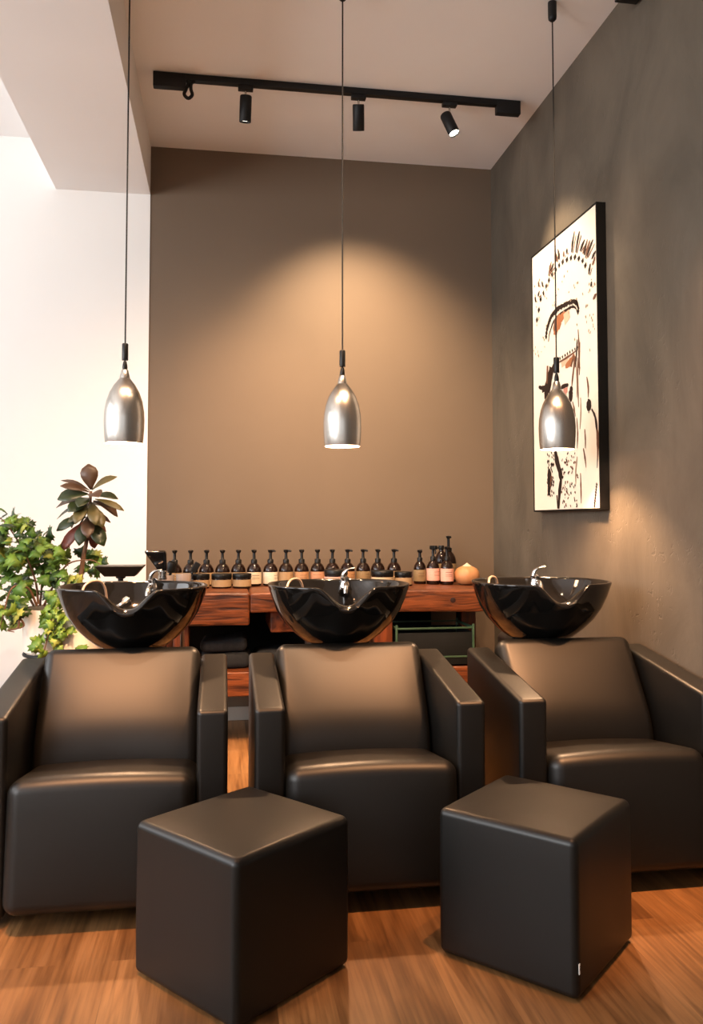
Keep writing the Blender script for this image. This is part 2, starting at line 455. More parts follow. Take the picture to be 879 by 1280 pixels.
# ------------------------------------------------------------------ wash basins
def bowl_mesh(b):
    """black shell: origin on the floor under the bowl centre"""
    n = 120; W, D = .278, .25
    zb, zr = .729, .957
    def plan(phi, k):
        e = 2.25
        c, s = math.cos(phi), math.sin(phi)
        r = (abs(c/W)**e+abs(s/D)**e)**(-1/e)
        # back is flatter than the front
        return r*k
    def notch(x, y):
        if y > 0: return 0
        k = min(1, abs(x)/.118)
        return .5+.5*math.cos(PI*k**1.15)
    ND = .070
    prof = [(.46, 0), (.50, .03), (.63, .16), (.77, .34), (.88, .55), (.95, .76), (.985, .90), (1.003, .97), (1.003, .99), (.995, 1.0), (.975, 1.003), (.960, .99), (.948, .955), (.925, .88), (.86, .70), (.74, .48), (.56, .28), (.30, .18), (.10, .16)]
    lip = {6: (.012, -.05), 7: (.008, -.06), 8: (-.020, -.03), 9: (-.065, -.005), 10: (-.115, .005), 11: (-.160, -.005), 12: (-.185, -.03), 13: (-.175, -.04), 14: (-.12, -.04)}
    rings = []
    for q, (k, t) in enumerate(prof):
        ring = []
        for i in range(n):
            ph = 2*PI*i/n; r0 = plan(ph, 1.0)
            w = notch(r0*math.cos(ph), r0*math.sin(ph))
            dk, dt = lip.get(q, (0, 0))
            r = r0*(k+dk*w)
            z = zb+(t+dt*w)*(zr-zb-ND*w)
            ring.append(b.verts.new((r*math.cos(ph), r*math.sin(ph)+.02*(1-t)*(1 if k > .3 else 0), z)))
        rings.append(ring)
    for k in range(len(rings)-1):
        for i in range(n):
            j = (i+1) % n
            b.faces.new((rings[k][i], rings[k][j], rings[k+1][j], rings[k+1][i]))
    b.faces.new(rings[0]); b.faces.new(rings[-1])
def make_basin():
    t = thing('wash_basin', '', 'wash basin')
    b = B(); bowl_mesh(b); bw = link('bowl', b, 'ceramic', t, angle=70)
    b = B(); lathe(b, [(0, .7695), (.022, .7695), (.026, .773), (.024, .776), (.012, .776), (.010, .773), (0, .773)], 20); link('drain', b, 'chrome', bw)
    b = B()   # pedestal column with a flared collar
    rbox(b, (.20, .20, .61), .03, (2, 2, 4), lambda v: (v.x*(1+.15*max(0, v.z)/.31), v.y*(1+.1*max(0, v.z)/.31)+.13, v.z+.42))
    link('pedestal', b, 'black_plastic', t)
    b = B(); rbox(b, (.28, .26, .112), .012, (2, 2, 1), lambda v: (v.x, v.y+.13, v.z+.056)); link('foot', b, 'black_matte', t)
    # mixer tap on the rear rim
    b = B(); lathe(b, [(0, .915), (.024, .915), (.025, .930), (.020, .940), (.018, .955), (.020, .963), (.012, .970), (0, .972)], 24, (.055, .20, 0)); tap = link('tap', b, 'chrome', t)
    b = B(); tube(b, spline([(.055, .19, .935), (.05, .14, .940), (.045, .11, .925), (.044, .10, .905)], 5), [.010]*16, 12); link('spout', b, 'chrome', tap)
    b = B()   # fin shaped lever
    pts = spline([(.046, .20, .962), (.050, .197, .984), (.066, .19, .999), (.094, .185, 1.006)], 6)
    rings = []
    for k, p in enumerate(pts):
        u = k/(len(pts)-1); w = .014*(1-.35*u); th = .010*(1-.7*u)
        d = (pts[min(k+1, len(pts)-1)]-pts[max(0, k-1)]).normalized(); nrm = Vector((-d.z, 0, d.x)).normalized()
        rings.append([b.verts.new(p+Vector((0, w*math.cos(a), 0))+nrm*th*math.sin(a)) for a in [2*PI*i/12 for i in range(12)]])
    for k in range(len(rings)-1):
        for i in range(12): b.faces.new((rings[k][i], rings[k][(i+1) % 12], rings[k+1][(i+1) % 12], rings[k+1][i]))
    b.faces.new(rings[0]); b.faces.new(rings[-1])
    link('lever', b, 'chrome', tap)
    # hand-shower hose looping over the rear rim
    b = B(); tube(b, spline([(-.20, .05, .90), (-.195, .08, .945), (-.175, .12, .964), (-.145, .15, .962), (-.128, .17, .935), (-.120, .18, .88)], 8), .005, 12); link('shower_hose', b, 'hose', t)
    b = B(); lathe(b, [(0, 0), (.012, 0), (.014, .01), (.011, .06), (.02, .075), (.021, .088), (0, .09)], 20, (0, 0, 0)); 
    hs = link('hand_shower', b, 'chrome', t); hs.location = (-.095, .10, .845); hs.rotation_euler = (R(-20), R(62), R(20))
    # supply pipe behind the column
    b = B(); tube(b, [(.175, .22, .02), (.175, .22, .86)], .0085, 12); lathe(b, [(.0085, 0), (.0125, .002), (.0125, .018), (.0085, .02)], 14, (.175, .22, .80))
    link('supply_pipe', b, 'copper', t)
    return t
basin = make_basin()
BX = [-.330, .460, 1.300]; BY = 3.27
blab = ['glossy black wash basin beside the green potted plants',
        'glossy black wash basin in the middle, below the centre pendant lamp',
        'glossy black wash basin beside the rough plaster wall']
for i in range(3):
    o = basin if i == 0 else copy_tree(basin)
    o.location = (BX[i], BY, 0); tag(o, blab[i], 'wash basin', 'black wash basins behind the chairs')

# ------------------------------------------------------------------ rustic counter
CT = .825; CY0, CY1 = 4.42, 5.11
t = thing('timber_counter', 'rustic red varnished timber counter with bottles along the back wall', 'counter', ((.55), 4.77, 0))
off = Vector((-.55, -4.77, 0))
def part_box(name, lo, hi, m, bev=.008, wob=0.0, parent=None, extra=None, mlist=None):
    b = B(); dims = [hi[i]-lo[i] for i in range(3)]; c = [(hi[i]+lo[i])/2 for i in range(3)]
    rr = random.Random(name+str(lo))
    def fw(v):
        w = wob
        return (v.x+c[0], v.y+c[1]+w*math.sin(v.x*9+c[0]*3)*(1 if v.y < 0 else 0), v.z+c[2]+w*.8*math.sin(v.x*7+1.3+c[0]))
    rbox(b, dims, min(bev, min(dims)/2.2), (max(2, int(dims[0]*14)), 3, 3), fw, rseg=3)
    if extra: extra(b)
    o = link(name, b, mlist or m, parent or t)
    if parent is None: o.location = off
    return o
part_box('top_beam', (-.40, CY0, CT-.172), (.15, CY1, CT), 'wood', .014, .003)
part_box('top_plank', (.152, CY0+.012, CT-.106), (.80, CY1, CT-.002), 'wood', .012, .003)
def knots(b):
    lathe(b, [(0, .003), (.010, .0035), (.015, .002), (.017, -.004)], 18, mi=1, M4=Matrix.Translation((1.255, CY0+.004, CT-.055)) @ Matrix.Rotation(PI/2, 4, 'X'))
part_box('top_plank', (.803, CY0+.006, CT-.118), (1.50, CY1, CT), 'wood', .012, .004, extra=knots, mlist=['wood', 'knot'])
part_box('stub_beam', (.265, CY0+.10, CT-.225), (.46, CY0+.62, CT-.107), 'wood_end', .01, .002)
part_box('leg', (-.245, CY0+.04, .0), (-.165, CY0+.16, CT-.172), 'wood_v', .008)
part_box('leg', (.815, CY0+.04, .0), (.925, CY0+.16, CT-.12), 'wood_v', .008)
part_box('leg', (1.40, CY0+.34, .0), (1.49, CY0+.46, CT-.12), 'wood_v', .008)
part_box('leg', (-.36, CY1-.14, .0), (-.26, CY1-.04, CT-.172), 'wood_v', .008)
part_box('lower_shelf', (-.162, CY0+.05, .275), (.812, CY1-.06, .405), 'wood', .01, .002)
part_box('lower_shelf', (.928, CY0+.05, .275), (1.395, CY1-.06, .405), 'wood', .01, .002)

part_box('darkening_sheet', (-.25, CY1-.03, .41), (1.30, CY1-.012, CT-.175), 'dark_panel', .003)  # dark sheet added to blacken the space under the counter
# ------------------------------------------------------------------ towels and crate on the lower shelf
def towel(x, z, y, w, d, h, label, sd):
    b = B(); rr = random.Random(sd); p1, p2 = rr.random()*6, rr.random()*6
    def ft(v):
        return (v.x+.006*math.sin(v.y*20+p1), v.y+.005*math.sin(v.x*16+p2), v.z+h/2+.008*math.sin(v.x*14+p1)*((v.z+h/2)/h)+.004*math.sin(v.y*22+p2)*((v.z+h/2)/h))
    rbox(b, (w, d, h), h*.42, (8, 6, 1), ft)
    for k in range(2):   # fold creases along the front
        pass
    o = link('folded_towel', b, 'towel', loc=(x, y, z)); tag(o, label, 'towel', 'dark towels on the lower shelf')
towel(.03, .407, 4.70, .27, .30, .075, 'dark folded towel, lower one of the taller pile under the counter', 1)
towel(.02, .494, 4.70, .25, .28, .070, 'dark folded towel, on top of the taller pile under the counter', 2)
towel(.31, .407, 4.70, .25, .30, .080, 'dark folded towel lying alone under the counter behind the middle chair', 3)

cx, cy, cz, cw, cdp, ch = 1.165, 4.63, .407, .45, .34, .215
t = thing('crate', 'green framed dark crate under the counter behind the middle chair', 'crate', (cx, cy, cz))
b = B()
for sx in (-1, 1):
    for sy in (-1, 1):
        box(b, (sx*(cw/2-.008), sy*(cdp/2-.008), ch/2+.006), (.012, .012, ch+.012), .002)
for zc in (ch-.008, .05):
    for sy in (-1, 1): box(b, (0, sy*(cdp/2-.008), zc), (cw-.03, .009, .010), .002)
    for sx in (-1, 1): box(b, (sx*(cw/2-.008), 0, zc), (.012, cdp-.03, .014), .002)
link('frame', b, 'green_metal', t)
b = B()
for sy in (-1, 1): box(b, (0, sy*(cdp/2-.010), ch/2-.012), (cw-.03, .006, ch-.04), .001)
for sx in (-1, 1): box(b, (sx*(cw/2-.010), 0, ch/2-.012), (.006, cdp-.03, ch-.04), .001)
box(b, (0, 0, .012), (cw-.02, cdp-.02, .01), .001)
link('panels', b, 'dark_panel', t)

# ------------------------------------------------------------------ bottles
def make_bottle(r, hb, neck, pump, lab, glass='amber', style='pump', lz=(.10, .62)):
    """r body radius, hb shoulder height, then the neck; everything on its own axis"""
    t = thing('pump_bottle', '', 'bottle')
    b = B()
    top = hb+neck
    lathe(b, [(0, .003), (r*.85, 0), (r*.96, .003), (r, .010), (r, hb*.66), (r*.985, hb*.72), (r*.90, hb*.82), (r*.70, hb*.93), (r*.46, hb), (r*.33, hb+neck*.25), (r*.31, top), (0, top)], 28)
    link('bottle_body', b, glass, t)
    b = B(); rl = r+.0007
    z0, z1 = hb*lz[0], hb*lz[1]
    lathe(b, [(r-.0003, z0), (rl, z0+.0005), (rl, z1-.0005), (r-.0003, z1)], 28)
    # thin printed rules on the label
    for zz, hh in ((.72, .016), (.52, .010), (.42, .010)):
        zc = z0+(z1-z0)*zz
        ring = []
        for a in range(-5, 6):
            an = -PI/2+a*.11
            ring.append((b.verts.new(((rl+.0003)*math.cos(an), (rl+.0003)*math.sin(an), zc-hh*(z1-z0))), b.verts.new(((rl+.0003)*math.cos(an), (rl+.0003)*math.sin(an), zc+hh*(z1-z0)))))
        for k in range(len(ring)-1):
            f = b.faces.new((ring[k][0], ring[k+1][0], ring[k+1][1], ring[k][1])); f.material_index = 1
    link('label', b, [lab, 'ink_b'], t)
    if style == 'cap':
        b = B(); lathe(b, [(0, top-.004), (r*.42, top-.004), (r*.44, top), (r*.44, top+.018), (r*.40, top+.022), (0, top+.022)], 20)
        link('cap', b, 'black_plastic', t); return t
    b = B()
    lathe(b, [(0, top-.012), (r*.42, top-.012), (r*.43, top+.008), (r*.36, top+.012), (r*.24, top+.013), (.0085, top+.016), (.0080, top+pump-.012), (0, top+pump-.012)], 20)
    pm = link('pump', b, 'black_plastic', t)
    b = B(); zt = top+pump
    if style == 'spray':
        rbox(b, (.026, .05, .024), .006, (2, 2, 2), lambda v: (v.x, v.y-.006, v.z+zt-.010))
        tube(b, [(0, -.03, zt-.01), (0, -.045, zt-.012)], .005, 10)
        tube(b, spline([(0, -.016, zt-.02), (0, -.024, zt-.035), (0, -.021, zt-.048)], 4), .004, 8)
        link('trigger_head', b, 'black_plastic', pm)
    else:
        lathe(b, [(0, zt-.018), (.010, zt-.018), (.0150, zt-.010), (.0152, zt-.002), (.012, zt), (0, zt)], 16)
        tube(b, [(0, 0, zt-.006), (0, -.024, zt-.007), (0, -.032, zt-.010)], [.0070, .0062, .0055], 10)
        link('nozzle', b, 'black_plastic', pm)
    return t
row = [(218, 'tan'), (238, 'tan'), (258, 'tan'), (278, 'tan'), (298, 'tan'), (317.5, 'cream'), (338, 'pale'), (357.5, 'tan'), (377, 'orange'),
       (397, 'salmon'), (415.5, 'tan'), (434.5, 'orange'), (454, 'olive'), (472.5, 'beige'), (492.5, 'tan')]
ordn = ['first', 'second', 'third', 'fourth', 'fifth', 'sixth', 'seventh', 'eighth', 'ninth', 'tenth', 'eleventh', 'twelfth', 'thirteenth', 'fourteenth', 'fifteenth']
lab_txt = {'tan': 'tan label', 'cream': 'cream label', 'pale': 'palest cream label', 'orange': 'orange-tan label', 'salmon': 'salmon label', 'olive': 'olive label', 'beige': 'beige label'}
protos = {}
BYR = 4.90
for i, (px, lb) in enumerate(row):
    p = at(px, 730, BYR)
    key = lb
    if key not in protos:
        o = protos[key] = make_bottle(.0425, .130, .012, .068, 'lab_'+lb, 'amber_red' if lb == 'orange' and False else 'amber')
    else: o = copy_tree(protos[key])
    o.location = (p.x, BYR+rnd.uniform(-.004, .004), CT)
    o.rotation_euler = (0, 0, [-.2, .1, .3, -.15, 0, .25, 1.0, 1.1, .2, -.2, .1, .9, .8, .2, .7][i])
    tag(o, 'amber pump bottle with %s, %s of the long row from its left end' % (lab_txt[lb], ordn[i]), 'bottle', 'amber pump bottles in the long counter row')
def put(o, px, y, label, group, rz=0):
    p = at(px, 730, y); o.location = (p.x, y, CT); o.rotation_euler = (0, 0, rz); tag(o, label, 'bottle', group)
G2 = 'bottles beside the orange gourd'
put(make_bottle(.0370, .135, .012, .058, 'lab_olive', lz=(.14, .64)), 525, 4.88, 'slim amber pump bottle with olive tan label, left of the pink labelled pair', G2, .1)
put(make_bottle(.0385, .140, .014, .075, 'lab_pink', style='spray', lz=(.16, .68)), 541.5, 4.86, 'amber bottle with pink label and black trigger spray head', G2, .5)
put(make_bottle(.0385, .140, .014, .072, 'lab_pink', lz=(.14, .68)), 559, 4.83, 'amber pump bottle with pink label, touching the orange gourd', G2, .1)
put(make_bottle(.0400, .190, .016, .030, 'lab_olive', style='cap'), 552, 4.965, 'dark bottle with flat black cap, behind the two pink labelled bottles', G2)
put(make_bottle(.0480, .185, .016, .085, 'lab_olive'), 561, 5.035, 'tallest dark pump bottle, standing at the back by the wall', G2, .2)

# jars
def make_jar(r, h, lab):
    t = thing('cosmetic_jar', '', 'jar')
    b = B(); lathe(b, [(0, .002), (r*.92, 0), (r, .006), (r, h*.68), (r*.95, h*.72), (0, h*.72)], 32); link('jar_body', b, 'amber', t)
    b = B(); rl = r+.0008; lathe(b, [(r-.0003, h*.14), (rl, h*.145), (rl, h*.60), (r-.0003, h*.605)], 32); link('label', b, lab, t)
    b = B(); lathe(b, [(r*.6, h*.70), (r*1.02, h*.70), (r*1.03, h*.72), (r*1.03, h*.97), (r*1.0, h), (0, h)], 32); link('lid', b, 'black_plastic', t)
    return t
jars = [(250, .052, .082, 'tan', 'black lidded jar with tan label, partly behind the left wash basin'),
        (277, .055, .082, 'tan', 'black lidded jar with tan label, second from the left basin'),
        (302.5, .052, .082, 'tan', 'black lidded jar with tan label, third from the left basin, before the cream labels'),
        (420, .066, .100, 'pink', 'wide black lidded jar with pink label behind the middle basin'),
        (478, .064, .092, 'beige', 'wide black lidded jar with pale beige label, behind the middle tap'),
        (504.5, .052, .084, 'tan', 'smaller black lidded jar with tan label, right of the wide beige one')]
for px, r, h, lb, lab in jars:
    o = make_jar(r, h, 'lab_'+lb); p = at(px, 730, 4.74)
    o.location = (p.x, 4.74, CT); tag(o, lab, 'jar', 'black lidded jars in front of the bottles')

# gourd
p = at(584, 730, 4.82)
t = thing('ornamental_gourd', 'small round orange gourd with pale pointed top at the counter end', 'gourd', (p.x, 4.82, CT))
b = B(); n = 48
prof = [(0, .006), (.035, 0), (.058, .010), (.072, .030), (.0765, .052), (.072, .075), (.058, .094), (.040, .104), (.026, .109)]
lathe(b, prof, n)
for v in b.verts:
    a = math.atan2(v.co.y, v.co.x); k = 1+.022*math.cos(a*7)
    v.co.x *= k; v.co.y *= k
link('body', b, 'gourd', t)
b = B(); lathe(b, [(.029, .1085), (.022, .113), (.012, .119), (.004, .127), (0, .128)], 24); link('tip', b, 'gourd_tip', t)

# cups with brushes
def cup(px, y, r, h, label):
    p = at(px, 725, y)
    t = thing('cup', label, 'cup', (p.x, y, CT), 0, 'grey cups of brushes on the counter')
    b = B(); lathe(b, [(0, .004), (r*.8, 0), (r*.86, .003), (r, h-.002), (r*.99, h), (r*.94, h), (r*.80, .008), (0, .008)], 28); link('cup_body', b, 'cup', t)
    return p.x, y
c1 = cup(229.5, 4.66, .042, .088, 'grey pink cup with a black comb, left end of the counter')
c0 = cup(210, 4.70, .036, .080, 'grey cup with a round brush, just behind the left basin tap')
def tool(name, cat, label, loc, rot, build):
    t = thing(name, label, cat, loc); t.rotation_euler = rot; build(t)
def tint_brush(t):
    b = B(); tube(b, [(0, 0, 0), (0, 0, .10)], [.006, .007], 10); link('handle', b, 'black_plastic', t)
    b = B(); rbox(b, (.034, .014, .06), .004, (2, 1, 3), lambda v: (v.x, v.y, v.z+.128)); link('bristle_block', b, 'black_plastic', t)
tool('tint_brush', 'brush', 'black flat brush leaning right out of the grey pink cup', (c1[0]+.0, c1[1], CT+.012), (0, R(30), 0), tint_brush)
def round_brush(t):
    b = B(); tube(b, [(0, 0, 0), (0, 0, .085)], [.007, .008], 10); link('handle', b, 'black_plastic', t)
    b = B(); lathe(b, [(0, .083), (.018, .085), (.026, .092), (.027, .135), (.022, .145), (.017, .143), (.016, .12), (0, .118)], 24); link('barrel', b, 'black_plastic', t)
tool('round_brush', 'brush', 'black round barrel brush standing in the cup behind the left tap', (c0[0], c0[1], CT+.012), (R(8), R(10), 0), round_brush)
# flared hand tool over the left basin
p = at(203, 742, 3.515)
t = thing('hand_sprayer', 'black flared sprayer head on a chrome neck at the left basin', 'sprayer', (p.x, 3.515, .981))
b = B(); lathe(b, [(0, -.02), (.017, -.02), (.019, -.012), (.016, 0), (.019, .012), (.018, .018), (0, .019)], 20); link('neck', b, 'chrome', t)
b = B()
def fw(v):
    k = (v.z+.0425)/.085
    return (v.x*(.42+.62*k)-.030*k, v.y*(.6+.5*k)-.02*k, v.z+.0425)
rbox(b, (.088, .05, .085), .012, (3, 2, 4), fw)
o = link('flared_head', b, 'ceramic', t); o.location = (0, 0, .016)

# black tray on a thin post
p = at(151, 712, 3.9)
t = thing('tray_stand', 'black shallow tray on a thin post behind the left basin', 'tray', (p.x, 3.9, 0))
b = B()
def ftr(v):
    k = (v.z+.024)/.048
    return (v.x*(.62+.38*k), v.y*(.62+.38*k), v.z+.977)
rbox(b, (.215, .15, .048), .005, (3, 3, 2), ftr); link('tray', b, 'black_plastic', t)
b = B(); lathe(b, [(.012, .018), (.012, .94), (.022, .945), (.022, .953), (0, .955)], 16); link('post', b, 'black_matte', t)
b = B(); lathe(b, [(0, .02), (.11, .018), (.12, .010), (.12, 0), (0, 0)], 32); link('base', b, 'black_matte', t)

# ------------------------------------------------------------------ planter, stand and plants
PX, PY, PR = -.745, 4.17, .185
t = thing('plant_stand', 'black metal plant stand holding the white planter', 'plant stand', (PX, PY, 0))
b = B()
ring = [(PR*.94*math.cos(a), PR*.94*math.sin(a), .575) for a in [2*PI*k/40 for k in range(41)]]
tube(b, ring, .009, 8, cap=False); link('ring', b, 'black_matte', t)
for k in range(4):
    a = PI/4+.25+k*PI/2
    b = B(); tube(b, [(PR*.86*math.cos(a), PR*.86*math.sin(a), 0), (PR*.86*math.cos(a), PR*.86*math.sin(a), .570)], .010, 8); link('leg', b, 'black_matte', t)
b = B()
for k in range(2):
    a = PI/4+.25+k*PI/2; c_, s_ = math.cos(a)*PR*.86, math.sin(a)*PR*.86
    tube(b, [(c_, s_, .545), (-c_, -s_, .545)], .006, 8)
link('brace', b, 'black_matte', t)
t = thing('planter', 'round white planter on the black stand beside the left chair', 'planter', (PX, PY, .585))
b = B(); lathe(b, [(0, .004), (PR*.93, 0), (PR*.97, .006), (PR, .20), (PR*.99, .206), (PR*.95, .206), (PR*.93, .16), (0, .16)], 48); link('pot', b, 'pot', t)
b = B(); lathe(b, [(PR*.925, .168), (PR*.7, .176), (PR*.3, .180), (0, .182)], 32)
for v in b.verts: v.co.z += rnd.uniform(-.004, .004)
link('soil', b, 'soil', t)

def blade(bm, base, tip, w, up, mi=0, seg=6, fold=.25, droop=.15, wid=None, tipw=0.0):
    base, tip = Vector(base), Vector(tip); d = tip-base; L = d.length; t_ = d.normalized()
    side = t_.cross(Vector(up)); side = side.normalized() if side.length > 1e-4 else Vector((1, 0, 0))
    nrm = side.cross(t_).normalized()
    wid = wid or [.12, .40, .72, .95, 1.0, .78, .10]
    L0 = []; 
    for k in range(seg+1):
        u = k/seg; p = base+d*u+nrm*(droop*L*(math.sin(PI*u)*.5)); ww = w*.5*wid[k]
        L0.append((bm.verts.new(p+side*ww+nrm*fold*ww), bm.verts.new(p), bm.verts.new(p-side*ww+nrm*fold*ww)))
    for k in range(seg):
        for a, c in ((0, 1), (1, 2)):
            bm.faces.new((L0[k][a], L0[k][c], L0[k+1][c], L0[k+1][a])).material_index = mi
def lobed(bm, c, d, n, size, mi):
    """three-lobed toothed leaf"""
    d = Vector(d).normalized(); n = Vector(n); n = (n-d*n.dot(d)); n = n.normalized() if n.length > 1e-3 else Vector((0, 0, 1))
    s = d.cross(n)
    out = [(0, 0), (.16, .02), (.42, -.10), (.40, .10), (.62, .16), (.44, .30), (.52, .46), (.28, .46), (.30, .66), (.13, .72), (.10, .88), (0, 1.0)]
    pts = out+[(-x, y) for x, y in reversed(out[1:-1])]
    c = Vector(c)
    mid = bm.verts.new(c+d*size*.38+n*size*.05)
    vs = []
    for x, y in pts:
        cur = -.20*abs(x)*size-.12*(y-.4)**2*size
        vs.append(bm.verts.new(c+s*x*size+d*y*size+n*cur))
    for i in range(len(vs)):
        bm.faces.new((mid, vs[i], vs[(i+1) % len(vs)])).material_index = mi
def no_recalc_link(name, bm, mats, parent, thick=.0006):
    me = bpy.data.meshes.new(name)
    for f in bm.faces: f.smooth = True
    bm.to_mesh(me); bm.free()
    for m in mats: me.materials.append(M[m])
    o = bpy.data.objects.new(name, me); col.objects.link(o); o.parent = parent
    md = o.modifiers.new('thickness', 'SOLIDIFY'); md.thickness = thick; md.offset = 0
    return o

# croton: tall stem with a rosette of bronze and olive leaves
def z6(x, y, yy=PY): return at(60+x/7.99, 570+y/7.99, yy)
CRT = z6(345, 1230)
t = thing('croton_plant', 'tall bronze leaved plant on a bare stem, rising from the white planter', 'plant', (CRT.x, PY, .765))
o0 = Vector((CRT.x, PY, .765))
b = B(); st = spline([Vector((CRT.x-.035, PY, .75)), z6(330, 1180), z6(355, 1000), z6(385, 850), z6(410, 600), z6(428, 350)], 6)
tube(b, [p-o0 for p in st], [.013-.006*k/(len(st)-1) for k in range(len(st))], 10); link('stem', b, 'stem', t)
leafs = [((430, 335), (405, 80), 130, 0, 'b'), ((440, 340), (690, 208), 85, .02, 'c'), ((415, 345), (130, 245), 55, .05, 'b'), ((410, 360), (122, 300), 70, -.03, 'b'),
         ((400, 380), (95, 437), 120, -.02, 'a'), ((395, 430), (82, 520), 120, .05, 'b'), ((390, 480), (90, 632), 70, .06, 'a'), ((455, 400), (700, 430), 100, .02, 'a'),
         ((470, 430), (760, 548), 55, -.03, 'c'), ((450, 450), (695, 608), 130, .04, 'b'), ((430, 460), (480, 690), 95, -.09, 'c'), ((440, 500), (550, 715), 90, -.06, 'c'),
         ((400, 470), (270, 680), 90, -.10, 'c'), ((390, 470), (200, 560), 110, -.07, 'a'), ((390, 560), (195, 665), 55, -.03, 'c'), ((380, 610), (85, 748), 95, .0, 'a'),
         ((390, 640), (140, 952), 90, -.03, 'r'), ((380, 650), (310, 895), 95, -.06, 'a'), ((400, 680), (465, 922), 105, .03, 'r'), ((410, 650), (560, 900), 110, -.04, 'a'),
         ((420, 600), (625, 665), 95, .05, 'r'), ((420, 620), (580, 760), 60, .03, 'r'), ((400, 600), (400, 820), 100, -.09, 'b'), ((430, 380), (510, 410), 110, -.12, 'b'),
         ((410, 420), (300, 510), 100, -.11, 'a'), ((400, 560), (330, 760), 120, .06, 'a'), ((430, 540), (520, 640), 120, .08, 'a'), ((420, 480), (600, 540), 110, .09, 'a'), ((400, 520), (240, 720), 100, .09, 'a')]
b = B(); ci = {'a': 0, 'b': 1, 'c': 2, 'r': 3}
for bs, tp, w, dy, c in leafs:
    p0 = z6(*bs); p1 = z6(*tp, PY+dy)
    up = Vector((0, -.75, .65)) if dy <= 0 else Vector((.1, -.5, .85))
    blade(b, p0-o0, p1-o0, 1.3*w/7.99*4.1/FPX, up, ci[c], fold=.28, droop=.14)
no_recalc_link('foliage', b, ['crot_a', 'crot_b', 'crot_c', 'crot_r'], t, .0012)

# grape ivy: woody stems, lobed leaves spilling over the pot
t = thing('ivy_plant', 'bushy green lobed leaf plant spilling over the rim of the white planter', 'plant', (-.86, PY, .765))
o0 = Vector((-.86, PY, .765))
b = B()
stems = [[(48, 755, 4.12), (44, 725, 4.12), (30, 690, 4.10), (8, 655, 4.08), (-10, 640, 4.1)], [(50, 757, 4.16), (52, 725, 4.16), (45, 690, 4.2), (40, 660, 4.2)],
         [(46, 757, 4.1), (35, 735, 4.06), (15, 735, 4.0), (5, 765, 3.98), (0, 785, 4.0)], [(55, 757, 4.14), (68, 730, 4.12), (85, 705, 4.1), (112, 700, 4.1), (125, 705, 4.1)],
         [(60, 757, 4.06), (66, 745, 4.0), (66, 765, 3.955), (60, 795, 3.95), (55, 815, 3.95)], [(42, 757, 4.2), (20, 720, 4.25), (-20, 690, 4.25), (-45, 700, 4.2)],
         [(24, 775, 3.99), (22, 785, 3.99), (10, 788, 3.99), (18, 790, 3.99)], [(23, 770, 4.0), (30, 782, 4.0), (18, 787, 4.0)]]
for s in stems:
    sp = spline([at(*q)-o0 for q in s], 5); tube(b, sp, [.006-.004*k/(len(sp)-1) for k in range(len(sp))], 6)
link('stems', b, 'stem', t)
b = B(); rr = random.Random(21)
clusters = [(18, 690, 34, 38, 46, 4.12, .12), (50, 690, 25, 30, 30, 4.15, .12), (5, 735, 30, 40, 44, 4.05, .12), (62, 705, 22, 26, 24, 4.14, .10), (15, 660, 24, 18, 16, 4.12, .1),
            (102, 704, 26, 14, 18, 4.28, .05), (80, 724, 24, 10, 14, 4.12, .07), (12, 768, 24, 18, 16, 4.02, .08), (66, 772, 15, 28, 24, 3.955, .02), (58, 805, 15, 16, 13, 3.95, .015),
            (74, 745, 14, 12, 9, 4.0, .03), (84, 780, 10, 30, 7, 3.965, .02), (-35, 710, 35, 60, 40, 4.12, .15), (14, 644, 14, 8, 6, 4.1, .05), (40, 735, 22, 14, 8, 4.18, .08), (118, 708, 12, 12, 10, 4.22, .05), (105, 808, 8, 8, 3, 4.0, .02)]
for px, py, rx, ry, n, yy, yr in clusters:
    for _ in range(int(n*.92)):
        a = rr.uniform(0, 2*PI); q = math.sqrt(rr.random())
        pxx = px+rx*q*math.cos(a); pyy = py+ry*q*math.sin(a)
        c = at(pxx, pyy, yy+rr.uniform(-yr, yr))
        dirv = Vector((rr.gauss(0, .6), rr.gauss(-.2, .5), rr.gauss(-.45, .45)))
        nv = Vector((rr.gauss(-.1, .45), rr.gauss(-.75, .3), rr.gauss(.6, .35)))
        size = rr.uniform(.045, .080)
        if py > 760 and px > 30: size *= .95
        w = rr.random()
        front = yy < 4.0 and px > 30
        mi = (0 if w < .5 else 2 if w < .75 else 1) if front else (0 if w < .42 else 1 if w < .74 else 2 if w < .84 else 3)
        lobed(b, c-o0-dirv.normalized()*size*.5, dirv, nv, size, mi)
fo = no_recalc_link('foliage', b, ['leaf_a', 'leaf_b', 'leaf_c', 'leaf_d'], t, .0006)
fo['label'] = 'dense bright green lobed leaves'

# ------------------------------------------------------------------ framed print on the right wall
PXF = 1.68; Y0, Y1, Z0, Z1 = 4.312, 3.507, 1.252, 2.660
t = thing('framed_print', 'tall black framed sepia print of a feather headdress portrait on the plaster wall', 'picture', (XR-.001, (Y0+Y1)/2, (Z0+Z1)/2))
o0 = Vector((XR-.001, (Y0+Y1)/2, (Z0+Z1)/2))
W_, H_ = Y0-Y1, Z1-Z0
b = B(); fd = XR-.001-PXF
for sy in (-1, 1): box(b, (-fd/2, sy*(W_/2-.004), 0), (fd, .008, H_), .001)
for sz in (-1, 1): box(b, (-fd/2, 0, sz*(H_/2-.004)), (fd, W_-.016, .008), .001)
box(b, (-.006, 0, 0), (.010, W_-.02, H_-.02))
link('frame', b, 'frame', t, smooth=False)
b = B(); box(b, (-fd+.008, 0, 0), (.010, W_-.018, H_-.018)); cv = link('canvas', b, 'canvas', t, smooth=False)
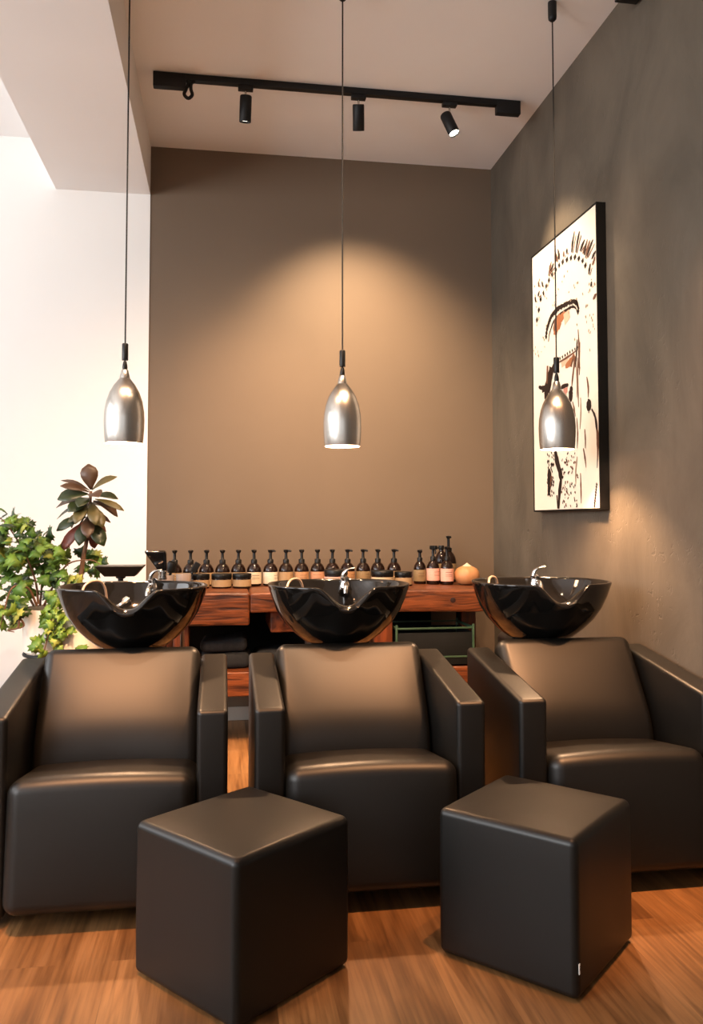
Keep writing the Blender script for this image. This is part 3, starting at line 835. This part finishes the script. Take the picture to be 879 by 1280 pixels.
ART = [('d',13,[(0.248,0.851),(0.261,0.835)]),('d',13,[(0.295,0.865),(0.308,0.85)]),('d',13,[(0.348,0.877),(0.361,0.861)]),('d',13,[(0.408,0.885),(0.421,0.87)]),('d',13,[(0.461,0.892),(0.473,0.877)]),('d',13,[(0.517,0.895),(0.529,0.879)]),('d',13,[(0.58,0.891),(0.591,0.876)]),('d',13,[(0.641,0.886),(0.652,0.871)]),('d',13,[(0.698,0.879),(0.709,0.864)]),('d',13,[(0.752,0.864),(0.763,0.85)]),('d',13,[(0.805,0.846),(0.815,0.832)]),('d',13,[(0.841,0.824),(0.851,0.81)]),('d',13,[(0.2,0.832),(0.213,0.816)]),('d',13,[(0.151,0.816),(0.165,0.8)]),('d',13,[(0.117,0.78),(0.131,0.764)]),('d',13,[(0.081,0.746),(0.095,0.73)]),('d',7,[(0.657,0.896),(0.674,0.93),(0.701,0.962)]),('b',4,[(0.673,0.891),(0.723,0.943)]),('d',7,[(0.716,0.885),(0.74,0.917),(0.772,0.948)]),('b',4,[(0.731,0.88),(0.794,0.929)]),('d',7,[(0.774,0.879),(0.807,0.893),(0.842,0.906)]),('b',4,[(0.789,0.874),(0.863,0.888)]),('b',7,[(0.811,0.863),(0.848,0.88),(0.878,0.899)]),('b',4,[(0.826,0.858),(0.899,0.881)]),('b',7,[(0.847,0.842),(0.876,0.867),(0.91,0.89)]),('b',4,[(0.862,0.837),(0.931,0.872)]),('d',7,[(0.866,0.843),(0.906,0.865),(0.95,0.885)]),('b',4,[(0.88,0.838),(0.97,0.867)]),('d',7,[(0.835,0.854),(0.845,0.874),(0.863,0.892)]),('b',4,[(0.85,0.849),(0.884,0.875)]),('d',7,[(0.46,0.907),(0.461,0.926),(0.451,0.947)]),('b',4,[(0.477,0.902),(0.476,0.927)]),('b',7,[(0.427,0.906),(0.424,0.923),(0.414,0.941)]),('b',4,[(0.444,0.9),(0.439,0.921)]),('b',7,[(0.314,0.882),(0.326,0.902),(0.345,0.92)]),('b',4,[(0.332,0.876),(0.371,0.9)]),('d',7,[(0.33,0.887),(0.358,0.897),(0.383,0.908)]),('b',4,[(0.348,0.881),(0.409,0.889)]),('b',7,[(0.298,0.874),(0.313,0.893),(0.318,0.912)]),('b',4,[(0.316,0.869),(0.344,0.892)]),('b',7,[(0.136,0.859),(0.122,0.873),(0.12,0.884)]),('b',4,[(0.155,0.853),(0.148,0.864)]),('d',7,[(0.196,0.85),(0.19,0.861),(0.18,0.873)]),('b',4,[(0.214,0.844),(0.208,0.853)]),('d',7,[(0.89,0.779),(0.898,0.796),(0.913,0.812)]),('b',4,[(0.904,0.774),(0.934,0.794)]),('d',7,[(0.928,0.823),(0.951,0.832),(0.983,0.84)]),('b',4,[(0.943,0.818),(1.003,0.823)]),('b',7,[(0.936,0.803),(0.959,0.813),(0.973,0.824)]),('b',4,[(0.95,0.798),(0.993,0.806)]),('d',7,[(0.92,0.733),(0.92,0.742),(0.925,0.75)]),('b',4,[(0.934,0.728),(0.945,0.733)]),('b',7,[(0.939,0.689),(0.962,0.694),(0.984,0.7)]),('b',4,[(0.953,0.684),(1.004,0.683)]),('b',7,[(0.978,0.755),(0.989,0.76),(0.993,0.766)]),('b',4,[(0.992,0.75),(1.013,0.749)]),('d',7,[(0.072,0.81),(0.063,0.823),(0.056,0.834)]),('b',4,[(0.092,0.805),(0.085,0.814)]),('d',7,[(0.11,0.826),(0.124,0.834),(0.14,0.843)]),('b',4,[(0.129,0.82),(0.168,0.822)]),('d',7,[(0.591,0.903),(0.587,0.914),(0.587,0.924)]),('b',4,[(0.607,0.898),(0.611,0.904)]),('b',7,[(0.545,0.902),(0.538,0.913),(0.542,0.922)]),('b',4,[(0.561,0.896),(0.566,0.903)]),('d',9,[(0.24,0.655),(0.258,0.681),(0.289,0.7),(0.328,0.718),(0.385,0.725),(0.451,0.731),(0.536,0.729),(0.618,0.727),(0.682,0.721),(0.72,0.709),(0.739,0.691),(0.73,0.668)]),('d',6,[(0.281,0.63),(0.298,0.656),(0.329,0.675),(0.368,0.693),(0.423,0.7),(0.488,0.706),(0.572,0.706),(0.625,0.707),(0.669,0.704),(0.708,0.692),(0.726,0.675)]),('d',11,[(0.231,0.661),(0.254,0.646)]),('d',11,[(0.24,0.674),(0.263,0.659)]),('d',11,[(0.249,0.687),(0.271,0.672)]),('d',11,[(0.264,0.697),(0.287,0.682)]),('d',11,[(0.28,0.707),(0.302,0.691)]),('d',11,[(0.3,0.715),(0.322,0.7)]),('d',11,[(0.32,0.724),(0.342,0.709)]),('d',11,[(0.348,0.728),(0.37,0.713)]),('d',11,[(0.376,0.731),(0.398,0.716)]),('d',11,[(0.41,0.734),(0.431,0.719)]),('d',11,[(0.442,0.737),(0.463,0.722)]),('d',11,[(0.485,0.736),(0.506,0.721)]),('d',11,[(0.528,0.736),(0.548,0.721)]),('d',11,[(0.569,0.734),(0.589,0.72)]),('d',11,[(0.61,0.733),(0.63,0.718)]),('d',11,[(0.643,0.73),(0.662,0.715)]),('d',11,[(0.674,0.727),(0.693,0.712)]),('d',11,[(0.694,0.721),(0.713,0.706)]),('d',11,[(0.713,0.715),(0.732,0.7)]),('d',11,[(0.722,0.706),(0.741,0.691)]),('d',11,[(0.732,0.697),(0.75,0.682)]),('d',11,[(0.727,0.685),(0.746,0.671)]),('o',26,[(0.392,0.641),(0.415,0.678),(0.475,0.7)]),('o',18,[(0.447,0.654),(0.474,0.685),(0.555,0.698)]),('b',10,[(0.386,0.657),(0.394,0.691),(0.428,0.706)]),('p',30,[(0.533,0.677),(0.616,0.689)]),('g',5,[(0.083,0.722),(0.084,0.714)]),('g',7,[(0.744,0.779),(0.735,0.774)]),('g',5,[(0.255,0.697),(0.243,0.692)]),('g',4,[(0.255,0.8),(0.263,0.793)]),('g',5,[(0.163,0.608),(0.161,0.604)]),('g',5,[(0.729,0.553),(0.736,0.542)]),('g',4,[(0.057,0.842),(0.068,0.834)]),('g',4,[(0.942,0.608),(0.936,0.604)]),('g',5,[(0.507,0.82),(0.511,0.816)]),('g',5,[(0.626,0.73),(0.615,0.723)]),('g',4,[(0.425,0.784),(0.423,0.78)]),('g',4,[(0.928,0.757),(0.915,0.756)]),('g',4,[(0.723,0.781),(0.724,0.773)]),('g',7,[(0.388,0.873),(0.38,0.863)]),('g',4,[(0.7,0.769),(0.691,0.764)]),('g',4,[(0.076,0.794),(0.082,0.786)]),('g',4,[(0.276,0.842),(0.266,0.838)]),('g',5,[(0.267,0.829),(0.254,0.827)]),('g',7,[(0.93,0.625),(0.927,0.617)]),('g',7,[(0.692,0.59),(0.678,0.586)]),('g',5,[(0.22,0.814),(0.231,0.804)]),('g',7,[(0.837,0.649),(0.845,0.64)]),('g',5,[(0.399,0.755),(0.384,0.747)]),('g',4,[(0.956,0.592),(0.953,0.585)]),('g',4,[(0.8,0.732),(0.81,0.722)]),('g',5,[(0.522,0.712),(0.536,0.705)]),('g',4,[(0.029,0.628),(0.034,0.622)]),('g',4,[(0.444,0.803),(0.457,0.797)]),('g',7,[(0.715,0.727),(0.723,0.719)]),('g',4,[(0.588,0.842),(0.594,0.837)]),('g',4,[(0.616,0.765),(0.601,0.764)]),('g',5,[(0.885,0.532),(0.894,0.522)]),('g',5,[(0.128,0.745),(0.116,0.735)]),('g',4,[(0.873,0.682),(0.861,0.676)]),('g',5,[(0.896,0.646),(0.893,0.638)]),('g',5,[(0.939,0.603),(0.937,0.595)]),('g',4,[(0.213,0.622),(0.22,0.615)]),('g',4,[(0.879,0.723),(0.885,0.719)]),('g',4,[(0.547,0.833),(0.544,0.828)]),('g',7,[(0.29,0.842),(0.272,0.841)]),('g',5,[(0.914,0.634),(0.921,0.626)]),('g',5,[(0.938,0.641),(0.941,0.635)]),('g',5,[(0.186,0.66),(0.204,0.652)]),('g',5,[(0.714,0.638),(0.726,0.631)]),('g',7,[(0.629,0.734),(0.641,0.729)]),('g',4,[(0.39,0.763),(0.383,0.761)]),('g',4,[(0.048,0.616),(0.06,0.605)]),('g',7,[(0.957,0.74),(0.97,0.73)]),('g',4,[(0.99,0.758),(0.98,0.753)]),('g',7,[(0.901,0.73),(0.895,0.721)]),('g',5,[(0.902,0.589),(0.898,0.581)]),('g',5,[(0.553,0.551),(0.546,0.546)]),('g',7,[(0.053,0.879),(0.051,0.871)]),('g',5,[(0.848,0.685),(0.852,0.68)]),('g',7,[(0.102,0.602),(0.118,0.591)]),('g',5,[(0.377,0.857),(0.376,0.849)]),('g',4,[(0.101,0.619),(0.093,0.608)]),('g',7,[(0.21,0.65),(0.214,0.641)]),('g',4,[(0.599,0.842),(0.588,0.84)]),('g',4,[(0.072,0.83),(0.063,0.821)]),('g',4,[(0.682,0.78),(0.686,0.77)]),('g',7,[(0.887,0.586),(0.883,0.584)]),('g',5,[(0.898,0.75),(0.887,0.743)]),('g',4,[(0.547,0.836),(0.535,0.828)]),('g',4,[(0.363,0.758),(0.358,0.752)]),('g',4,[(0.059,0.64),(0.05,0.631)]),('g',7,[(0.136,0.889),(0.148,0.882)]),('g',7,[(0.606,0.698),(0.606,0.688)]),('g',7,[(0.88,0.598),(0.876,0.589)]),('g',4,[(0.852,0.63),(0.851,0.621)]),('g',7,[(0.853,0.681),(0.839,0.676)]),('d',7,[(0.42,0.55),(0.43,0.541)]),('d',7,[(0.459,0.552),(0.469,0.542)]),('d',7,[(0.497,0.553),(0.507,0.543)]),('d',7,[(0.535,0.554),(0.545,0.545)]),('d',7,[(0.572,0.556),(0.582,0.546)]),('d',7,[(0.609,0.557),(0.619,0.548)]),('d',7,[(0.646,0.558),(0.655,0.549)]),('d',7,[(0.681,0.559),(0.691,0.55)]),('d',7,[(0.717,0.561),(0.726,0.552)]),('b',5,[(0.419,0.534),(0.567,0.538),(0.728,0.548)]),('b',6,[(0.735,0.616),(0.743,0.558),(0.734,0.484)]),('d',6,[(0.72,0.584),(0.707,0.534),(0.689,0.491)]),('b',5,[(0.758,0.57),(0.744,0.487)]),('o',14,[(0.545,0.508),(0.638,0.52),(0.678,0.537)]),('b',10,[(0.626,0.5),(0.672,0.533)]),('b',8,[(0.691,0.529),(0.655,0.471),(0.633,0.426)]),('d',16,[(0.633,0.43),(0.617,0.403),(0.624,0.378)]),('p',22,[(0.483,0.523),(0.588,0.531)]),('d',26,[(0.319,0.531),(0.283,0.488),(0.247,0.456),(0.222,0.419)]),('d',14,[(0.364,0.536),(0.305,0.481),(0.28,0.437)]),('b',12,[(0.262,0.542),(0.248,0.476)]),('d',10,[(0.247,0.466),(0.177,0.466),(0.105,0.477)]),('d',8,[(0.235,0.454),(0.164,0.453)]),('r',14,[(0.51,0.425),(0.572,0.424)]),('r',10,[(0.524,0.416),(0.557,0.415)]),('d',9,[(0.468,0.44),(0.531,0.442),(0.587,0.44)]),('g',5,[(0.697,0.514),(0.708,0.449),(0.703,0.386)]),('b',5,[(0.722,0.521),(0.72,0.436),(0.727,0.351)]),('b',5,[(0.749,0.509),(0.748,0.483),(0.742,0.458)]),('g',5,[(0.757,0.381),(0.757,0.328),(0.742,0.275)]),('b',5,[(0.7,0.316),(0.709,0.263),(0.7,0.212)]),('b',5,[(0.807,0.271),(0.814,0.239),(0.813,0.206)]),('b',5,[(0.785,0.208),(0.805,0.175),(0.819,0.142)]),('b',5,[(0.844,0.443),(0.862,0.407),(0.859,0.373)]),('g',5,[(0.699,0.184),(0.677,0.138),(0.674,0.091)]),('b',5,[(0.743,0.126),(0.745,0.075),(0.747,0.024)]),('b',5,[(0.644,0.377),(0.665,0.349),(0.681,0.322)]),('d',20,[(0.839,0.336),(0.866,0.343),(0.893,0.335)]),('d',8,[(0.859,0.368),(0.87,0.342)]),('d',7,[(0.902,0.331),(0.945,0.303),(0.965,0.261),(0.974,0.207),(0.962,0.135)]),('b',9,[(0.969,0.261),(0.977,0.225),(0.968,0.163)]),('d',9,[(0.959,0.086),(0.948,0.08)]),('d',9,[(0.955,0.077),(0.944,0.072)]),('d',9,[(0.951,0.068),(0.94,0.063)]),('d',9,[(0.947,0.06),(0.936,0.054)]),('d',9,[(0.943,0.051),(0.932,0.045)]),('d',9,[(0.939,0.042),(0.928,0.036)]),('d',9,[(0.935,0.033),(0.924,0.027)]),('d',9,[(0.931,0.024),(0.92,0.019)]),('d',9,[(0.927,0.015),(0.916,0.01)]),('d',18,[(0.37,0.219),(0.401,0.177),(0.446,0.136),(0.457,0.106)]),('d',14,[(0.458,0.111),(0.434,0.072),(0.414,0.009)]),('d',8,[(0.39,0.058),(0.403,0.009)]),('d',20,[(0.266,0.157),(0.275,0.116),(0.257,0.061)]),('b',10,[(0.31,0.13),(0.29,0.091)]),('d',5,[(0.262,0.191),(0.273,0.182)]),('d',5,[(0.269,0.125),(0.28,0.117)]),('d',5,[(0.313,0.202),(0.324,0.194)]),('d',8,[(0.241,0.188),(0.253,0.179)]),('d',5,[(0.306,0.219),(0.317,0.21)]),('d',5,[(0.231,0.111),(0.242,0.102)]),('d',8,[(0.269,0.079),(0.28,0.07)]),('d',8,[(0.325,0.173),(0.336,0.164)]),('d',5,[(0.304,0.157),(0.315,0.148)]),('d',8,[(0.274,0.065),(0.285,0.056)]),('d',5,[(0.297,0.176),(0.307,0.168)]),('d',5,[(0.312,0.151),(0.322,0.142)]),('d',8,[(0.256,0.146),(0.267,0.137)]),('d',8,[(0.338,0.176),(0.349,0.167)]),('d',8,[(0.335,0.071),(0.346,0.063)]),('d',8,[(0.267,0.122),(0.278,0.114)]),('d',8,[(0.266,0.209),(0.277,0.201)]),('d',5,[(0.263,0.177),(0.274,0.168)]),('d',5,[(0.302,0.171),(0.313,0.163)]),('d',8,[(0.3,0.108),(0.311,0.1)]),('d',8,[(0.304,0.078),(0.315,0.069)]),('d',5,[(0.317,0.117),(0.327,0.109)]),('d',5,[(0.279,0.062),(0.29,0.054)]),('d',5,[(0.242,0.14),(0.253,0.131)]),('d',8,[(0.24,0.066),(0.251,0.058)]),('d',5,[(0.329,0.127),(0.34,0.118)]),('d',5,[(0.337,0.208),(0.348,0.199)]),('d',5,[(0.331,0.1),(0.341,0.092)]),('d',8,[(0.31,0.179),(0.321,0.17)]),('d',8,[(0.301,0.103),(0.312,0.094)]),('d',5,[(0.345,0.194),(0.356,0.185)]),('d',5,[(0.24,0.216),(0.251,0.207)]),('d',5,[(0.305,0.063),(0.316,0.055)]),('d',8,[(0.31,0.179),(0.32,0.171)]),('d',5,[(0.245,0.192),(0.256,0.183)]),('d',8,[(0.275,0.125),(0.286,0.117)]),('d',8,[(0.294,0.163),(0.305,0.155)]),('d',5,[(0.324,0.099),(0.335,0.09)]),('d',8,[(0.253,0.166),(0.264,0.157)]),('d',5,[(0.258,0.13),(0.269,0.122)]),('d',8,[(0.336,0.111),(0.346,0.103)]),('d',5,[(0.271,0.108),(0.282,0.1)]),('d',4,[(0.518,0.138),(0.498,0.135)]),('b',6,[(0.538,0.071),(0.556,0.059)]),('b',6,[(0.648,0.047),(0.653,0.041)]),('b',6,[(0.472,0.07),(0.459,0.065)]),('b',4,[(0.612,0.192),(0.63,0.183)]),('d',4,[(0.513,0.086),(0.522,0.082)]),('b',4,[(0.569,0.048),(0.553,0.041)]),('d',6,[(0.523,0.061),(0.509,0.055)]),('d',6,[(0.624,0.097),(0.614,0.091)]),('b',4,[(0.594,0.098),(0.593,0.088)]),('b',4,[(0.488,0.084),(0.473,0.075)]),('d',4,[(0.612,0.192),(0.62,0.189)]),('b',4,[(0.663,0.171),(0.654,0.161)]),('d',4,[(0.535,0.08),(0.551,0.074)]),('d',6,[(0.572,0.204),(0.554,0.198)]),('d',6,[(0.492,0.124),(0.478,0.115)]),('d',4,[(0.521,0.173),(0.541,0.169)]),('d',6,[(0.475,0.151),(0.456,0.144)]),('b',4,[(0.553,0.172),(0.561,0.168)]),('b',6,[(0.575,0.178),(0.575,0.169)]),('d',4,[(0.502,0.092),(0.506,0.089)]),('d',6,[(0.485,0.154),(0.488,0.143)]),('b',6,[(0.509,0.136),(0.495,0.129)]),('d',4,[(0.619,0.097),(0.609,0.089)]),('d',6,[(0.601,0.087),(0.587,0.083)]),('d',6,[(0.682,0.037),(0.686,0.032)]),('b',4,[(0.668,0.168),(0.679,0.162)]),('b',6,[(0.662,0.166),(0.644,0.164)]),('d',4,[(0.671,0.199),(0.66,0.194)]),('b',6,[(0.688,0.124),(0.705,0.117)]),('b',4,[(0.589,0.137),(0.571,0.134)]),('d',4,[(0.694,0.116),(0.712,0.11)]),('b',6,[(0.55,0.072),(0.533,0.066)]),('d',4,[(0.523,0.137),(0.518,0.134)]),('b',6,[(0.564,0.163),(0.547,0.16)]),('d',6,[(0.573,0.136),(0.566,0.128)]),('d',4,[(0.672,0.124),(0.683,0.118)]),('b',6,[(0.558,0.105),(0.555,0.096)]),('d',6,[(0.668,0.09),(0.659,0.084)]),('d',4,[(0.477,0.035),(0.481,0.025)]),('d',6,[(0.525,0.105),(0.521,0.094)]),('b',6,[(0.497,0.037),(0.508,0.03)]),('b',6,[(0.641,0.147),(0.627,0.14)]),('d',6,[(0.679,0.025),(0.689,0.015)]),('d',6,[(0.684,0.022),(0.688,0.012)]),('b',6,[(0.678,0.014),(0.668,0.006)]),('b',4,[(0.514,0.08),(0.512,0.071)]),('b',4,[(0.605,0.177),(0.616,0.172)]),('d',6,[(0.652,0.04),(0.663,0.031)]),('d',4,[(0.485,0.186),(0.472,0.177)]),('b',4,[(0.486,0.087),(0.5,0.079)]),('d',6,[(0.511,0.019),(0.505,0.011)]),('d',6,[(0.601,0.066),(0.607,0.057)]),('b',6,[(0.614,0.151),(0.63,0.147)]),('d',4,[(0.651,0.187),(0.651,0.181)]),('d',4,[(0.485,0.04),(0.499,0.031)]),('b',6,[(0.655,0.065),(0.671,0.061)]),('b',6,[(0.509,0.174),(0.523,0.167)]),('d',6,[(0.603,0.155),(0.605,0.15)]),('d',4,[(0.629,0.137),(0.615,0.128)]),('d',6,[(0.676,0.016),(0.682,0.012)]),('d',4,[(0.511,0.048),(0.513,0.045)]),('b',4,[(0.547,0.189),(0.552,0.186)]),('d',4,[(0.536,0.167),(0.548,0.159)]),('b',6,[(0.53,0.027),(0.524,0.018)]),('d',4,[(0.637,0.086),(0.65,0.078)]),('b',4,[(0.524,0.02),(0.541,0.016)]),('b',4,[(0.59,0.021),(0.602,0.013)]),('b',4,[(0.568,0.06),(0.58,0.052)]),('d',6,[(0.536,0.184),(0.552,0.172)])]

b = B(); inks = ['ink_d', 'ink_b', 'ink_g', 'ink_o', 'ink_p', 'ink_r']; ik = {'d': 0, 'b': 1, 'g': 2, 'o': 3, 'p': 4, 'r': 5}
rr = random.Random(3); xs = -fd+.0022
def plane_pt(s, tt, k): return Vector((xs-k, W_/2-s*W_, -H_/2+tt*H_))
for idx, (c, w, pts) in enumerate(ART):
    P = [plane_pt(s, tt, .0) for s, tt in pts]
    P = [p for p in P if abs(p.y) < W_/2-.012 and abs(p.z) < H_/2-.012]
    if len(P) < 2: continue
    if len(P) > 2: P = spline(P, 4)
    wd = w*.001*1.8; dk = .0004+.00002*(idx % 20)
    prev = None; ring = []
    for k, p in enumerate(P):
        d = (P[min(k+1, len(P)-1)]-P[max(k-1, 0)]).normalized(); nn = Vector((0, -d.z, d.y))
        u = k/(len(P)-1); ww = wd*.5*((.35+1.2*math.sin(PI*min(1, .12+.8*u))) if len(P) > 2 else 1)*rr.uniform(.75, 1.2)
        off_ = Vector((-dk, 0, 0))
        ring.append((b.verts.new(p+nn*ww+off_), b.verts.new(p-nn*ww+off_)))
    for k in range(len(ring)-1):
        b.faces.new((ring[k][0], ring[k+1][0], ring[k+1][1], ring[k][1])).material_index = ik[c]
me = bpy.data.meshes.new('printed_figure'); b.to_mesh(me); b.free()
for m in inks: me.materials.append(M[m])
po = bpy.data.objects.new('printed_figure', me); col.objects.link(po); po.parent = cv
po['label'] = 'dark brown strokes of the printed portrait'

# ------------------------------------------------------------------ pendant lamps
PYY, PZ = 3.40, 1.511
def make_pendant():
    """origin at the bottom rim of the shade"""
    t = thing('pendant_lamp', '', 'pendant lamp')
    b = B()
    out = [(.0725, 0), (.0755, .02), (.078, .06), (.0788, .095), (.077, .130), (.070, .170), (.058, .205), (.042, .234), (.028, .252), (.020, .262)]
    inn = [(r-.002, z) for r, z in reversed(out[:-1])]
    lathe(b, out, 48)
    sh = link('shade', b, 'alu', t, angle=60)
    b = B(); lathe(b, [(.0725, 0)]+[(r-.0018, z+.0005) for r, z in out[:-1]]+[(.018, .255), (0, .256)], 48); link('lining', b, 'shade_in', sh)
    b = B(); lathe(b, [(.0205, .260), (.019, .270), (.0135, .293), (.011, .297), (0, .298)], 24); link('neck_cap', b, 'alu', t)
    b = B(); lathe(b, [(0, .296), (.009, .296), (.0105, .305), (.009, .318), (.006, .330), (0, .330)], 16); link('strain_relief', b, 'black_plastic', t)
    b = B(); lathe(b, [(0, .334), (.0115, .334), (.0125, .337), (.0125, .398), (.011, .402), (0, .402)], 16); link('cord_grip', b, 'black_plastic', t)
    b = B(); tube(b, [(0, 0, .328), (0, 0, H-PZ-.085)], .0032, 8); link('cord', b, 'black_matte', t)
    b = B(); zc = H-PZ
    lathe(b, [(.004, zc-.088), (.010, zc-.086), (.0175, zc-.078), (.019, zc-.066), (.019, zc-.001), (0, zc-.001)], 20); link('canopy', b, 'black_matte', t)
    b = B(); lathe(b, [(0, .108), (.016, .110), (.026, .120), (.030, .134), (.026, .150), (.017, .164), (.014, .18), (.014, .21), (0, .21)], 24); link('bulb', b, 'bulb', t)
    return t
pend = make_pendant()
plab = ['brushed aluminium pendant lamp hanging against the white wall', 'brushed aluminium pendant lamp hanging in front of the plain brown wall', 'brushed aluminium pendant lamp hanging in front of the framed print']
PXS = [-.387, .494, 1.435]
for i in range(3):
    o = pend if i == 0 else copy_tree(pend)
    o.location = (PXS[i], PYY, PZ); tag(o, plab[i], 'pendant lamp', 'aluminium pendant lamps over the basins')

# ------------------------------------------------------------------ ceiling track with spotlights
TY = 4.262
t = thing('ceiling_track', 'long black lighting track across the ceiling with a looped cable at one end', 'track', (0, TY, H))
b = B(); box(b, ((-.36+1.60)/2, 0, -.018), (1.96, .036, .034), .003); link('rail', b, 'black_matte', t)
b = B(); box(b, (-.28, 0, -.040), (.165, .042, .076), .004); link('end_box', b, 'black_matte', t)
b = B(); box(b, (1.535, 0, -.040), (.135, .042, .076), .004); link('end_box', b, 'black_matte', t)
b = B(); tube(b, spline([(-.205, 0, -.036), (-.192, -.010, -.036), (-.186, -.014, -.055), (-.196, -.016, -.085), (-.205, -.016, -.112), (-.185, -.016, -.131), (-.165, -.016, -.112), (-.172, -.014, -.080), (-.170, -.010, -.048), (-.155, -.004, -.034)], 6), .009, 10); link('cable_loop', b, 'black_plastic', t)
def make_spot(x, aim, lens, label):
    t = thing('ceiling_spotlight', label, 'spotlight', (x, TY, H-.036), 0, 'black spotlights on the ceiling track')
    b = B(); box(b, (0, 0, -.011), (.078, .034, .022), .003); link('adapter', b, 'black_matte', t)
    b = B(); tube(b, [(.0, 0, -.022), (.0, 0, -.066)], .0055, 10); link('pivot', b, 'chrome', t)
    d = (Vector(aim)-Vector((x, TY, H-.12))).normalized()
    rot = d.to_track_quat('-Z', 'Y').to_matrix().to_4x4()
    b = B(); r = .031
    lathe(b, [(0, .060), (r*.92, .060), (r, .054), (r, -.068), (r*.95, -.070), (r*.86, -.066), (r*.84, -.058)], 32, M4=rot)
    hd = link('lamp_head', b, 'black_matte', t); hd.location = (0, 0, -.115)
    b = B(); lathe(b, [(r*.85, -.060), (r*.6, -.060), (0, -.060)], 32, M4=rot); o = link('lens', b, lens, hd)
    return Vector((x, TY, H-.036-.115))+d*.075, d
S1 = make_spot(.108, (.05, 4.86, 1.0), 'spot_lens_side', 'black ceiling spotlight near the looped cable')
S2 = make_spot(.705, (.86, 5.13, 1.75), 'spot_lens_side', 'black ceiling spotlight in the middle of the track, aimed at the back wall')
S3 = make_spot(1.205, (1.68, 3.86, 2.0), 'spot_lens', 'glowing black ceiling spotlight tilted at the framed print')
t = thing('ceiling_rail', 'short black rail end at the top corner of the plaster wall', 'track', (.70, 3.16, H))
b = B(); box(b, (0, 0, -.018), (2.02, .036, .034), .003); link('rail', b, 'black_matte', t)
b = B(); box(b, (.968, 0, -.078), (.10, .042, .09), .004); link('end_box', b, 'black_matte', t)

# ------------------------------------------------------------------ lights
def area(name, loc, rot, sx, sy, e, c):
    l = bpy.data.lights.new(name, 'AREA'); l.shape = 'RECTANGLE'; l.size = sx; l.size_y = sy; l.energy = e; l.color = c
    o = bpy.data.objects.new(name, l); col.objects.link(o); o.location = loc; o.rotation_euler = rot; return o
for i, (a0, a1, z0, z1) in enumerate(WIN_L):
    area('window_daylight', (XW-.02, (a0+a1)/2, (z0+z1)/2), (0, -PI/2, 0), z1-z0, a1-a0, (225, 90)[i], (.97, .98, 1))
a0, a1, z0, z1 = WIN_F[0]
area('window_daylight', ((a0+a1)/2, YF-.02, (z0+z1)/2), (PI/2, 0, 0), a1-a0, z1-z0, 12, (1, .97, .94))
for i in range(3):
    l = bpy.data.lights.new('pendant_bulb_light', 'POINT'); l.energy = 92; l.color = (1, .58, .31); l.shadow_soft_size = .02
    o = bpy.data.objects.new('pendant_bulb_light', l); col.objects.link(o); o.location = (PXS[i], PYY, PZ+.070)
def spot(p, d, e, ang, blend, c=(1, .72, .45)):
    l = bpy.data.lights.new('ceiling_spot_light', 'SPOT'); l.energy = e; l.color = c; l.spot_size = R(ang); l.spot_blend = blend; l.shadow_soft_size = .04
    o = bpy.data.objects.new('ceiling_spot_light', l); col.objects.link(o); o.location = p; o.rotation_euler = d.to_track_quat('-Z', 'Y').to_euler()
spot(*S1, 110, 70, 1, (1, .62, .36))
spot(*S2, 310, 90, 1)
spot(*S3, 125, 62, .6)
for x, e in ((-.78, 215), (-.48, 165), (.88, 270), (1.45, 430)):      # unseen ceiling spots, added without fixtures for the sheen on the chairs
    spot(Vector((x, 1.75, 3.08 if x < -.35 else H-.12)), Vector((0, .44, -1)), e*1.5, 44 if x > 1 else 52, 1, (1, .47, .21))
for x in (-.45, .45, 1.0):                                             # more unseen spots without fixtures, added to brighten the lower back wall
    spot(Vector((x, 2.35, 3.08 if x < -.35 else H-.12)), Vector((.30 if x < 0 else -.05, .95, -1)), 120 if x < 0 else 235, 78, 1, (1, .66, .40))
w = bpy.data.worlds.new('daylight'); scene.world = w; w.use_nodes = True
bg = w.node_tree.nodes['Background']; bg.inputs['Color'].default_value = (.85, .92, 1, 1); bg.inputs['Strength'].default_value = .8

scene.view_settings.view_transform = 'Standard'; scene.view_settings.look = 'None'
scene.view_settings.gamma = 1; scene.view_settings.exposure = 0; scene.view_settings.use_curve_mapping = False
try:
    scene.cycles.use_denoising = True
    scene.cycles.max_bounces = 8; scene.cycles.sample_clamp_indirect = 6
except Exception: pass
